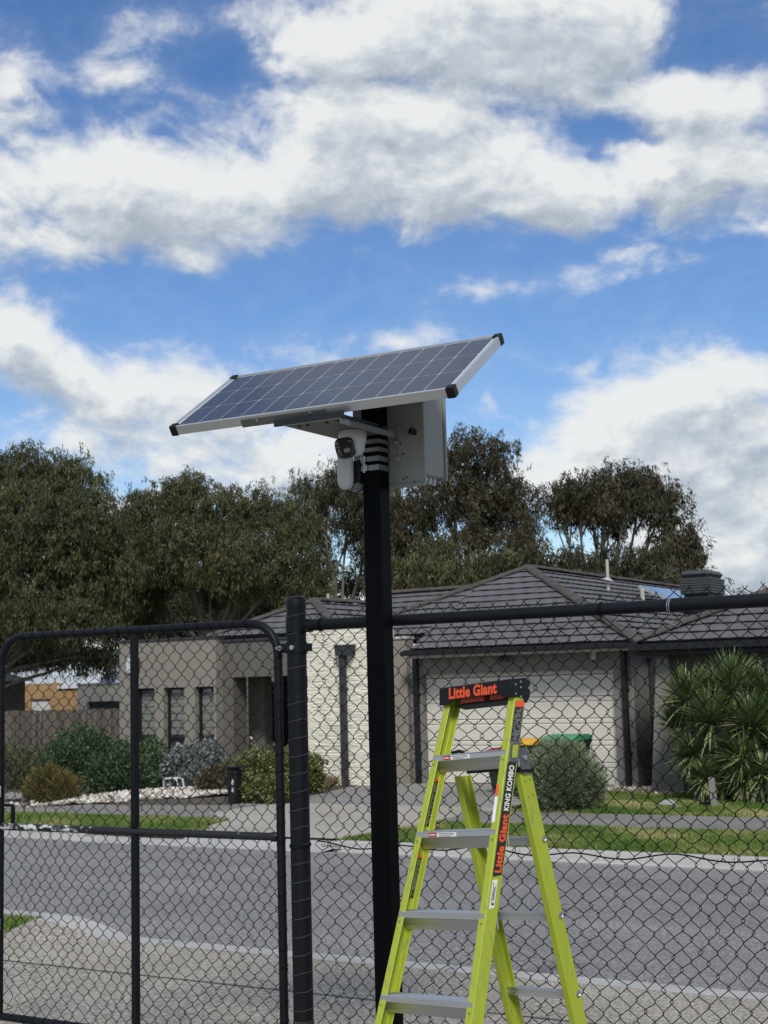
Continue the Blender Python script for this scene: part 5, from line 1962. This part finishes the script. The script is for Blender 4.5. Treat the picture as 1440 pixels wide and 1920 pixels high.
for s in (-.20, -.03, .06):
    mb.rbox(s - .02, s + .02, -.28, .26, -PT - .012, -PT - .007, .001, M=PM)
mb.rbox(-3.30, -3.285, 4.90, 5.28, 2.907, 2.95, .001)
mb.rbox(-3.20, -3.185, 4.90, 5.28, 2.907, 2.95, .001)
mb.rbox(-3.45, -3.10, 4.848, 4.862, 2.907, 2.935, .001)
mb.build('strut', M_trimd, br)
for s in (-.24, .03):
    mb = MB()
    c = PM @ Vector((s, -PWd / 2 - .0045, -.022))
    mb.lathe([(.006, 0), (.006, .003), (.003, .004)], c, -pv, 8)
    mb.build('bolt', M_steel, br)
for (px_, py_) in ((566, 799), (582, 797), (618, 794), (640, 795)):
    q = at(px_, py_, 4.90)
    mb = MB()
    mb.lathe([(.007, 0), (.007, .006), (.004, .007)], (q[0], 4.88, 2.902), (0, 0, -1), 8)
    mb.build('bolt', M_trimd, br)

panel = thing('solar_array', 'tilted silver framed solar panel with black corner caps on top of the post', 'solar panel', M=PM)
M_cell = bpy.data.materials.new('silicon_cell')
M_cell.use_nodes = True
k = NT(M_cell.node_tree)
tc = k.new('ShaderNodeTexCoord')
sx = k.new('ShaderNodeSeparateXYZ')
k.l.new(tc.outputs['Object'], sx.inputs[0])
def lines(sock, pitch, wdt):
    m_ = k.math('FRACT', k.math('DIVIDE', k.math('ADD', sock, 10.0), pitch))
    return k.math('LESS_THAN', m_, wdt)
bus = lines(sx.outputs[1], .0178, .09)
nz = k.noise(tc.outputs['Object'], 35, 3, .6)
oi = k.new('ShaderNodeObjectInfo')
c0_ = k.ramp(k.math('ADD', k.math('MULTIPLY', oi.outputs['Random'], .4), k.math('MULTIPLY', nz, .6)), [(.2, (.009, .018, .046)), (.8, (.018, .033, .076))])
b = k.n['Principled BSDF']
k.l.new(k.mix(bus, c0_, (.13, .145, .17)), b.inputs['Base Color'])
b.inputs['Roughness'].default_value = .35
b.inputs['Coat Weight'].default_value = .35
b.inputs['Coat Roughness'].default_value = .12
b.inputs['Specular IOR Level'].default_value = .2
M_back = mat('panel_backsheet', (.40, .42, .45), .4, coat=.3)
mb = MB()
fw = .013
for a, b_, c, d_ in ((-PL / 2, PL / 2, -PWd / 2, -PWd / 2 + fw), (-PL / 2, PL / 2, PWd / 2 - fw, PWd / 2), (-PL / 2, -PL / 2 + fw, -PWd / 2 + fw + .0005, PWd / 2 - fw - .0005), (PL / 2 - fw, PL / 2, -PWd / 2 + fw + .0005, PWd / 2 - fw - .0005)):
    mb.rbox(a, b_, c, d_, -PT, 0, .0012)
mb.build('frame', M_frame, panel, local=True)
mb = MB()
mb.box(-PL / 2 + fw + .001, PL / 2 - fw - .001, -PWd / 2 + fw + .001, PWd / 2 - fw - .001, -.010, -.0055)
mb.build('backsheet', M_back, panel, smooth=False, local=True)
ax0, ay0 = -PL / 2 + .030, -PWd / 2 + .021
cwid, chgt = (PL - .060) / 12, (PWd - .042) / 3
mb = MB()
gx, gy = .0021, .0021
ch_ = .004
mb.add([(gx, gy + ch_, 0), (gx + ch_, gy, 0), (cwid - gx - ch_, gy, 0), (cwid - gx, gy + ch_, 0), (cwid - gx, chgt - gy - ch_, 0), (cwid - gx - ch_, chgt - gy, 0), (gx + ch_, chgt - gy, 0), (gx, chgt - gy - ch_, 0)], [tuple(range(8))])
cellm = mb.mesh('cell', M_cell, smooth=False)
for i in range(12):
    for j in range(3):
        inst('cell', cellm, panel, PM @ Matrix.Translation((ax0 + i * cwid, ay0 + j * chgt, -.0048)))
for sx_ in (-1, 1):
    for sy_ in (-1, 1):
        mb = MB()
        cx_, cy_ = sx_ * PL / 2, sy_ * PWd / 2
        xs_ = sorted((cx_ + sx_ * .004, cx_ - sx_ * .034))
        ys_ = sorted((cy_ + sy_ * .004, cy_ - sy_ * .034))
        mb.rbox(xs_[0], xs_[1], ys_[0], ys_[1], -PT - .003, .004, .004)
        mb.build('corner_cap', M_cap, panel, local=True)

# dome camera beneath the plate
CX, CY = -3.285, 5.135
q = at(661, 818, CY)
CX = float(q[0])
cz = 2.901
cam_t = thing('security_camera', 'white dual lens security camera hanging under the bracket plate', 'security camera', (CX, CY, cz))
mb = MB()
mb.lathe([(.060, 0), (.062, -.004), (.062, -.020), (.059, -.040), (.054, -.062), (.049, -.085), (.040, -.100), (.02, -.108), (.001, -.11)][::-1], (CX, CY, cz), n=32)
mb.build('housing', M_white, cam_t)
# eye: rounded block looking down to the left of the picture
look = Vector((-.22, -1.0, -.34)).normalized()
rx_ = look.cross(Vector((0, 0, 1))).normalized()
uz_ = rx_.cross(look)
E0 = Vector((CX - .012, CY - .030, cz - .072))
EM = Matrix(((rx_.x, uz_.x, -look.x, E0.x), (rx_.y, uz_.y, -look.y, E0.y), (rx_.z, uz_.z, -look.z, E0.z), (0, 0, 0, 1)))
def superel(a, b, n=28, e=3.2):
    return [(a * math.copysign(abs(cos(t)) ** (2 / e), cos(t)), b * math.copysign(abs(sin(t)) ** (2 / e), sin(t))) for t in np.linspace(0, 2 * pi, n, endpoint=False)]
def loft(mb, secs, M):
    n = len(secs[0][0])
    v = [M @ Vector((x, y, z)) for (s, z) in secs for (x, y) in s]
    f = [tuple(range(n))[::-1], tuple(range((len(secs) - 1) * n, len(secs) * n))]
    for i in range(len(secs) - 1):
        for j in range(n):
            f.append((i * n + j, i * n + (j + 1) % n, (i + 1) * n + (j + 1) % n, (i + 1) * n + j))
    mb.add(v, f)
mb = MB()
loft(mb, [(superel(.030, .026, e=2.2), .050), (superel(.048, .040, e=2.4), .028), (superel(.057, .048, e=2.8), .005), (superel(.058, .049), -.006)], EM)
mb.build('shell', M_white, cam_t)
mb = MB()
M_eye = mat('gloss_black', (.006, .006, .007), .12, spec=.6)
loft(mb, [(superel(.055, .046), -.0065), (superel(.055, .046), -.016), (superel(.048, .039), -.022)], EM)
mb.build('face', M_eye, cam_t)
M_lens = mat('lens_glass', (.02, .02, .03), .05, spec=.9, coat=1)
for (a, b, r) in ((.028, .014, .012), (.024, -.018, .010)):
    mb = MB()
    o_ = EM @ Vector((a, b, -.022))
    mb.lathe([(r + .004, -.002), (r + .004, .003), (r, .004), (r * .7, .001), (.001, .0025)], o_, look, 18)
    mb.build('lens', M_lens, cam_t)
mb = MB()
loft(mb, [([(x - .020, y - .010) for x, y in superel(.020, .011, e=4)], -.0225), ([(x - .020, y - .010) for x, y in superel(.018, .009, e=4)], -.025)], EM)
mb.build('lamp_window', mat('lamp_lens', (.16, .16, .17), .3), cam_t)
mb = MB()
for a in (-.008, .0, .008):
    mb.lathe([(.003, -.001), (.003, .001)], EM @ Vector((-.020 + a, -.010, -.0255)), look, 8)
mb.build('lamp', M_white, cam_t)
# white capsule behind the camera, on its own small bracket
q = at(648, 890, 5.25)
sen = thing('sensor_capsule', 'white rounded capsule behind the camera on the left of the post', 'sensor', q)
sx0_, sy0_ = float(q[0]), 5.25
prof = [(.001, 2.668), (.016, 2.671), (.028, 2.680), (.034, 2.694), (.0365, 2.712), (.0365, 2.80), (.034, 2.84), (.02, 2.855)]
mb = MB()
mb.lathe(prof, (sx0_, sy0_, 0), n=28)
mb.build('capsule', M_white, sen)
mb = MB()
mb.rbox(sx0_ + .02, PX - PH - .002, 5.275, 5.335, 2.695, 2.80, .004)
mb.build('arm', M_trimd, sen)
mb = MB()
mb.rbox(sx0_ + .045, PX - PH - .003, 5.262, 5.274, 2.690, 2.696, .001)
mb.build('lip', M_cab, sen)
mb = MB()
mb.tube([(sx0_, sy0_, 2.672), (sx0_ + .015, sy0_, 2.655), (sx0_ + .045, sy0_ + .01, 2.650), (sx0_ + .07, sy0_ + .02, 2.665), (sx0_ + .078, sy0_ + .03, 2.69)], .003, 6)
mb.build('lead', M_cap, sen)

# ================================================================== step ladder
la, lt = radians(-15.271), radians(4.441)
le = Vector((cos(la) * cos(lt), sin(la) * cos(lt), sin(lt)))
ln_ = Vector((-sin(la), cos(la), 0))
lu = le.cross(ln_)
LO = Vector((-2.631, 5.072, 1.724))
LM = Matrix(((le.x, ln_.x, lu.x, LO.x), (le.y, ln_.y, lu.y, LO.y), (le.z, ln_.z, lu.z, LO.z), (0, 0, 0, 1)))
BASE = LM @ Vector((0, -.2, -1.74))
ladder = thing('step_ladder', 'lime green fibreglass step ladder with aluminium treads and a black top cap', 'ladder', (BASE.x, BASE.y, 0))
w0, wt, af, dwb, off, ar, wr0, wrt, nr0, dr, SP = .193, .046, .40, .067, .219, .187, .176, .003, .023, .07, .29
M_lime = mat('lime_fibreglass', (.33, .39, .028), .42, var=.07, vscale=5, bump=.05, bscale=90, stretch=(4, 4, .5))
k_ = NT(M_lime.node_tree)
_b = k_.n['Principled BSDF']
_c = _b.inputs['Base Color'].links[0].from_socket
_tc = k_.new('ShaderNodeTexCoord')
_s1 = k_.smooth(k_.noise(k_.vmath('MULTIPLY', _tc.outputs['Object'], (60, 60, 7)), 1.0, 6, .7), .50, .64)
_s2 = k_.smooth(k_.noise(_tc.outputs['Object'], 9, 3, .6), .44, .60)
_c = k_.mix(k_.math('MULTIPLY', k_.math('MULTIPLY', _s1, _s2), .60), _c, (.17, .19, .10))
_s3 = k_.smooth(k_.noise(k_.vmath('MULTIPLY', _tc.outputs['Object'], (90, 90, 2.5)), 1.0, 3, .5), .60, .68)
_c = k_.mix(k_.math('MULTIPLY', _s3, .35), _c, (.40, .45, .14))
k_.l.new(_c, _b.inputs['Base Color'])
k_.l.new(k_.math('ADD', k_.math('MULTIPLY', _s2, .2), .32), _b.inputs['Roughness'])
M_lcap = mat('ladder_cap', (.008, .009, .013), .5, bump=.05, bscale=150, spec=.25)
M_org = mat('signal_orange', (.75, .085, .02), .5)
M_lblk = mat('sticker_black', (.012, .012, .013), .35)
M_lwht = mat('sticker_white', (.72, .72, .70), .4)
M_lred = mat('sticker_red', (.42, .03, .04), .4)


def Wl(s, n, h):
    return LM @ Vector((s, n, h))


def foot(sgn, front):                 # how far down the rail the ground is
    h = -1.74
    for _ in range(12):
        p = Wl(sgn * (w0 - wt * h), af * h, h) if front else Wl(sgn * (wr0 - wrt * h), nr0 - ar * h, h)
        h -= p.z / lu.z
    return h


def rail_front(sgn):
    t_, fl_ = .005, .034
    P2 = [(0, 0), (0, dwb), (-fl_, dwb), (-fl_, dwb - t_), (-t_, dwb - t_), (-t_, t_), (-fl_, t_), (-fl_, 0)]
    P2 = [(q[0] * sgn, q[1]) for q in P2]
    hb = foot(sgn, True)
    mb = MB()
    mb.prism(P2, lambda q, h: Wl(sgn * (w0 - wt * h) + q[0], af * h + q[1], h), .03, hb + .03)
    o = mb.build('front_rail', M_lime, ladder)
    md = o.modifiers.new('bevel', 'BEVEL')
    md.width = .0026
    md.segments = 2
    md.limit_method = 'ANGLE'
    # raised line inside the channel
    mb = MB()
    mb.prism([(-t_ - .003, .040), (-t_ + .0005, .038), (-t_ + .0005, .044)], lambda q, h: Wl(sgn * (w0 - wt * h + q[0]), af * h + q[1], h), .0, hb + .05)
    mb.build('rib', M_lime, o)
    mb = MB()
    mb.prism([(-fl_ - .004, -.006), (.006, -.006), (.006, dwb + .006), (-fl_ - .004, dwb + .006)], lambda q, h: Wl(sgn * (w0 - wt * h + q[0]), af * h + q[1], h), hb + .06, hb + .003)
    mb.build('rubber_foot', M_cap, o, smooth=False)
    for k_ in range(5):
        h = -off - SP * k_ - .012
        mb = MB()
        mb.lathe([(.006, 0), (.0055, .002), (.002, .003)], Wl(sgn * (w0 - wt * h - .017), af * h - .0004, h), -ln_, 10)
        mb.build('rivet', mat('rivet_lime', (.22, .27, .06), .5) if 'rivet_lime' not in MATS else MATS['rivet_lime'], o)
    return o


rails_f = {s: rail_front(s) for s in (-1, 1)}


def rail_rear(sgn):
    t_, fl_ = .005, .030
    P2 = [(0, 0), (0, -dr), (-fl_, -dr), (-fl_, -dr + t_), (-t_, -dr + t_), (-t_, -t_), (-fl_, -t_), (-fl_, 0)]
    P2 = [(q[0] * sgn, q[1]) for q in P2]
    hb = foot(sgn, False)
    mb = MB()
    mb.prism(P2, lambda q, h: Wl(sgn * (wr0 - wrt * h) + q[0], nr0 - ar * h + q[1], h), -.285, hb + .03)
    o = mb.build('rear_rail', M_lime, ladder)
    md = o.modifiers.new('bevel', 'BEVEL')
    md.width = .0026
    md.segments = 2
    md.limit_method = 'ANGLE'
    mb = MB()
    mb.prism([(-fl_ - .004, .006), (.006, .006), (.006, -dr - .006), (-fl_ - .004, -dr - .006)], lambda q, h: Wl(sgn * (wr0 - wrt * h + q[0]), nr0 - ar * h + q[1], h), hb + .06, hb + .003)
    mb.build('rubber_foot', M_cap, o, smooth=False)
    for h in (-.5476, -.843, -1.145, -1.44):
        mb = MB()
        mb.lathe([(.013, 0), (.0135, .003), (.010, .004), (.008, .001), (.001, .001)], Wl(sgn * (wr0 - wrt * h + .0004), nr0 - ar * h - dr * .22, h), le * sgn, 16)
        mb.build('rung_end', M_steel, o)
    for h, a in ((-.315, -.02), (-.32, -.05), (-.375, -.02), (-.38, -.05)):
        mb = MB()
        mb.lathe([(.005, 0), (.0045, .002), (.002, .003)], Wl(sgn * (wr0 - wrt * h + .0004), nr0 - ar * h + a, h), le * sgn, 8)
        mb.build('rivet', MATS['rivet_lime'], o)
    return o


rails_r = {s: rail_rear(s) for s in (-1, 1)}
for k_ in range(5):
    h = -off - SP * k_
    ww = w0 - wt * h - .0055
    n0 = af * h + .002
    mb = MB()
    prof = [(.006, .0225), (.001, .019), (0, .001), (.005, -.002), (.017, -.018), (.021, -.019), (.027, -.029), (.026, -.030), (.037, -.046), (.046, -.046), (.046, -.042), (.038, -.042), (.012, .016), (.064, .018), (.064, -.042), (.074, -.042), (.074, .0225)]
    mb.prism(prof, lambda q, s: Wl(s, n0 + q[0], h + q[1]), -ww, ww)
    for j in range(7):
        a = .008 + j * .0095
        mb.prism([(a, .0220), (a + .0015, .0243), (a + .004, .0243), (a + .0055, .0220)], lambda q, s: Wl(s, n0 + q[0], h + q[1]), -ww + .002, ww - .002)
    o = mb.build('tread', M_alu, ladder, smooth=False)
    if k_ < 2:
        x0_ = -ww + (.055 if k_ == 0 else .07)
        for (a, b, mm) in ((0, .042, M_lred), (.044, .150, M_lwht)):
            mb = MB()
            L_ = lambda q, t: Wl(q, n0 - .0004 + t * .001, h + .001 + t * .018)
            mb.poly([L_(x0_ + a, .06), L_(x0_ + b, .06), L_(x0_ + b, .97), L_(x0_ + a, .97)])
            mb.build('label_sticker', mm, o, smooth=False)
        mb = MB()
        L2 = lambda q, t: Wl(q, n0 - .0009 + t * .001, h + .001 + t * .018)
        for (a, b, c, d_, mi_) in ((.012, .036, .38, .68, 0), (.005, .009, .36, .7, 0), (.05, .135, .66, .82, 1), (.06, .14, .36, .48, 1), (.055, .12, .16, .26, 1)):
            x1_ = a
            while x1_ < b:
                x2_ = min(x1_ + random.uniform(.003, .008), b)
                mb.poly([L2(x0_ + x1_, c), L2(x0_ + x2_, c), L2(x0_ + x2_, d_), L2(x0_ + x1_, d_)], mi_)
                x1_ = x2_ + .0015
        mb.build('label_print', [M_lwht, M_trimm], o, smooth=False)
for h in (-.5476, -.843, -1.145, -1.44):
    ww = wr0 - wrt * h - .0055
    n0 = nr0 - ar * h - dr * .45
    mb = MB()
    prof = [(0, .010), (0, .003), (.004, .001), (.004, -.006), (0, -.008), (0, -.022), (.034, -.022), (.034, .010)]
    mb.prism(prof, lambda q, s: Wl(s, n0 + q[0], h + q[1]), -ww, ww)
    mb.build('rung', M_alu, ladder, smooth=False)

# top cap: moulded tray with a notched lower edge
cap = empty_part('top_cap', ladder, LM @ Vector((0, .05, .04)))
cs_ = w0 + .004
yf = -.012
side = [(yf - .004, .004), (yf, .074), (.078, .077), (.098, .060), (.096, .046), (.082, .038), (.094, .026), (.088, .004), (.070, -.018), (.055, -.022), (.045, .002)]
mb = MB()
for s0_, s1_ in ((-cs_, -cs_ + .006), (cs_ - .006, cs_)):
    mb.prism(side, lambda q, s: Wl(s, q[0], q[1]), s0_, s1_)
front = [(-cs_ - .008, .004), (-cs_ + .045, .004), (-cs_ + .075, .022), (cs_ - .070, .022), (cs_ - .050, .004), (cs_ + .0, .004), (cs_, .074), (-cs_, .074)]
mb.prism(front, lambda q, n: Wl(q[0], n, q[1]), yf - .002, yf + .005)
mb.prism([(yf + .005, .069), (.078, .071), (.078, .077), (yf + .005, .075)], lambda q, s: Wl(s, q[0], q[1]), -cs_ + .006, cs_ - .006)
mb.prism([(.074, .0), (.078, .071), (.082, .070), (.080, .0)], lambda q, s: Wl(s, q[0], q[1]), -cs_ + .006, cs_ - .006)
mb.prism([(.012, .0), (.076, -.016), (.076, -.021), (.012, -.005)], lambda q, s: Wl(s, q[0], q[1]), -cs_ + .05, cs_ - .006)
o = mb.build('cap_body', M_lcap, cap)
md = o.modifiers.new('bevel', 'BEVEL')
md.width = .002
md.segments = 2
md.limit_method = 'ANGLE'
for a, b in ((-.105, .02), (.055, .135)):
    mb = MB()
    mb.prism([(.010, .004), (.058, -.008), (.058, .030), (.010, .024)], lambda q, s: Wl(s, q[0], q[1]), a, b)
    for q_ in range(4):
        xx = a + .012 + q_ * (b - a - .02) / 4
        mb.prism([(.0085, .005), (.0105, .005), (.0105, .022), (.0085, .022)], lambda q, s: Wl(s, q[0], q[1]), xx, xx + .006)
    mb.build('tool_slot', mat('dull_orange', (.38, .05, .025), .5) if 'dull_orange' not in MATS else MATS['dull_orange'], cap, smooth=False)
for (a, b) in ((.008, .052), (.038, .040), (.004, .016), (.040, .062), (.032, .004)):
    mb = MB()
    mb.lathe([(.0045, 0), (.0042, .002), (.002, .003)], Wl(cs_ + .0003, a, b), le, 10)
    mb.build('rivet', M_steel, cap)


def text_mesh(body, embolden, shear=0.0):
    cu = bpy.data.curves.new('letters', 'FONT')
    cu.body = body
    cu.offset = embolden
    cu.shear = shear
    cu.resolution_u = 4
    cu.space_character = 1.06
    o = bpy.data.objects.new('letters', cu)
    COL.objects.link(o)
    dg = bpy.context.evaluated_depsgraph_get()
    me = bpy.data.meshes.new_from_object(o.evaluated_get(dg))
    bpy.data.objects.remove(o)
    v = np.array([tuple(q.co) for q in me.vertices])
    f = [tuple(pl.vertices) for pl in me.polygons]
    bpy.data.meshes.remove(me)
    lo, hi = v.min(0), v.max(0)
    v = (v - lo)[:, :2] / (hi - lo)[:2]
    return v, f


def letter(body, fn, m, parent, embolden=.03, shear=0.0, name='lettering'):
    v, f = text_mesh(body, embolden, shear)
    mb = MB()
    mb.add([fn(a, b) for a, b in v], f)
    return mb.build(name, m, parent, smooth=False)


letter('Little Giant', lambda a, b: Wl(-cs_ + .050 + a * .265, yf - .0028, .0245 + b * .046), M_org, cap, .045, .12)
# stickers on the rail webs: (rail, b0, b1) across the web, h0 (top) .. h1 (bottom)


def web_pt(sgn, across, h, lift=.0008, inner=False):
    s = (w0 - wt * h) - (.005 + lift if inner else -lift)
    return Wl(sgn * s, af * h + across, h)


def sticker(sgn, b0, b1, h0, h1, m, inner=False, lift=.0008, name='sticker'):
    mb = MB()
    n = 2
    mb.poly([web_pt(sgn, b0, h0, lift, inner), web_pt(sgn, b1, h0, lift, inner), web_pt(sgn, b1, h1, lift, inner), web_pt(sgn, b0, h1, lift, inner)])
    return mb.build(name, m, rails_f[sgn], smooth=False)


sticker(1, .009, .060, -.243, -.652, M_lblk)
letter('KING KOMBO', lambda a, b: web_pt(1, .0505 - b * .030, -.424 + a * .168, .0014), M_lwht, rails_f[1], .030, .25)
letter('Little Giant', lambda a, b: web_pt(1, .0535 - b * .038, -.643 + a * .208, .0014), M_org, rails_f[1], .042, .15)
sticker(1, .012, .040, -.664, -.762, M_lwht)
mb = MB()
for (a, b, c, d_) in ((.018, .021, -.745, -.70), (.018, .021, -.695, -.672), (.024, .030, -.735, -.69), (.033, .035, -.74, -.68)):
    mb.poly([web_pt(1, a, d_, .0013), web_pt(1, b, d_, .0013), web_pt(1, b, c, .0013), web_pt(1, a, c, .0013)])
mb.poly([web_pt(1, .024, -.743, .0013), web_pt(1, .034, -.743, .0013), web_pt(1, .036, -.752, .0013), web_pt(1, .022, -.752, .0013)])
mb.build('sticker_print', M_trimd, rails_f[1], smooth=False)
# warning sticker under the cap
sticker(1, .010, .062, -.012, -.035, M_org)
sticker(1, .009, .061, -.036, -.172, M_lblk)
M_faint = mat('faint_print', (.22, .22, .22), .5)
mb = MB()
r_ = random.Random(5)
for i in range(26):
    h = -.042 - i * .0049
    a = .012 + r_.uniform(0, .008)
    while a < .055:
        b_ = min(a + r_.uniform(.003, .012), .058)
        if r_.random() < .72:
            mb.poly([web_pt(1, a, h, .0013), web_pt(1, b_, h, .0013), web_pt(1, b_, h - .003, .0013), web_pt(1, a, h - .003, .0013)])
        a = b_ + .0018
mb.build('sticker_print', M_faint, rails_f[1], smooth=False)
# inside stickers on the far rail
for (h0, h1) in ((-.285, -.47), (-.575, -.735)):
    sticker(-1, .035, .0585, h0 - .012, h1, M_lblk, True)
    sticker(-1, .035, .0585, h0, h0 - .0115, M_org, True)
    mb = MB()
    for i in range(22):
        h = h0 - .02 - i * (h0 - h1 - .03) / 22
        a = .037
        while a < .055:
            b_ = min(a + r_.uniform(.002, .007), .057)
            if r_.random() < .6:
                mb.poly([web_pt(-1, a, h, .0013, True), web_pt(-1, b_, h, .0013, True), web_pt(-1, b_, h - .004, .0013, True), web_pt(-1, a, h - .004, .0013, True)])
            a = b_ + .0015
    mb.build('sticker_print', M_faint, rails_f[-1], smooth=False)


def flange_quad(sgn, a0, a1, h0, h1, m, lift=.0008):
    mb = MB()
    F = lambda a, h: Wl(sgn * (w0 - wt * h - a), af * h - lift, h)
    mb.poly([F(a1, h0), F(a0, h0), F(a0, h1), F(a1, h1)])
    return mb.build('sticker', m, rails_f[sgn], smooth=False)


flange_quad(1, .019, .033, -.325, -.365, M_org)
flange_quad(1, .017, .033, -.367, -.46, M_lwht)
# step bracket gusset on the left, spreader hinge on both sides
for sgn in (1,):
    mb = MB()
    mb.prism([(.012, -.165), (.064, -.165), (.070, -.245), (.030, -.245), (.012, -.235)], lambda q, t: Wl(sgn * (w0 - wt * q[1] + t), af * q[1] + q[0], q[1]), .0006, .0045)
    M_hin = MATS.get('hinge_grey') or mat('hinge_grey', (.12, .122, .125), .45, metal=.4, bump=.05)
    hp = mb.build('hinge_plate', M_hin, ladder, smooth=False)
    mb = MB()
    mb.prism([(.022, -.18), (.054, -.18), (.056, -.228), (.026, -.228)], lambda q, t: Wl(sgn * (w0 - wt * q[1] + t), af * q[1] + q[0], q[1]), .0046, .0052)
    mb.build('inset', M_lime, hp, smooth=False)
    for (a, b) in ((.016, -.172), (.060, -.172), (.017, -.237), (.064, -.238)):
        mb = MB()
        mb.lathe([(.004, 0), (.0038, .002), (.002, .003)], Wl(sgn * (w0 - wt * b + .0047), af * b + a, b), le * sgn, 8)
        mb.build('rivet', M_steel, hp)
    mb = MB()
    cn, chh = .052, -.228
    poly = [(cn + .034 * cos(a) - .004, chh + .034 * sin(a)) for a in np.linspace(-.2, pi * .8, 10)] + [(cn - .034, chh - .02), (cn - .012, chh - .065), (cn + .028, chh - .062), (cn + .034, chh - .03)]
    mb.prism(poly, lambda q, t: Wl(sgn * (wr0 + .004 + t), q[0] - .02, q[1]), .0, .005)
    o = mb.build('spreader', M_hin, ladder, smooth=False)
    mb = MB()
    mb.lathe([(.011, 0), (.011, .006), (.006, .008), (.001, .008)], Wl(sgn * (wr0 + .009), cn - .018, chh - .004), le * sgn, 14)
    mb.build('pivot', M_steel, o)
    mb = MB()
    mb.prism([(nr0 - ar * -.285 + .006, -.292), (nr0 - ar * -.285 - dr - .006, -.285), (nr0 - ar * -.285 - dr - .006, -.275), (nr0 - ar * -.285 + .006, -.278)], lambda q, t: Wl(sgn * (wr0 - .034 + t), q[0], q[1]), 0, .044)
    mb.build('rail_cap', M_cap, o, smooth=False)
mb = MB()
mb.tube([Wl(-wr0 + .01, .075, -.272), Wl(wr0 - .01, .075, -.272)], .006, 10)
mb.build('spreader_bar', M_cap, ladder)
mb = MB()
mb.tube([Wl(-.165, -.0, -.19), Wl(-.16, .03, -.185), Wl(-.148, .05, -.192)], .007, 8)
mb.build('latch_knob', M_cap, ladder)
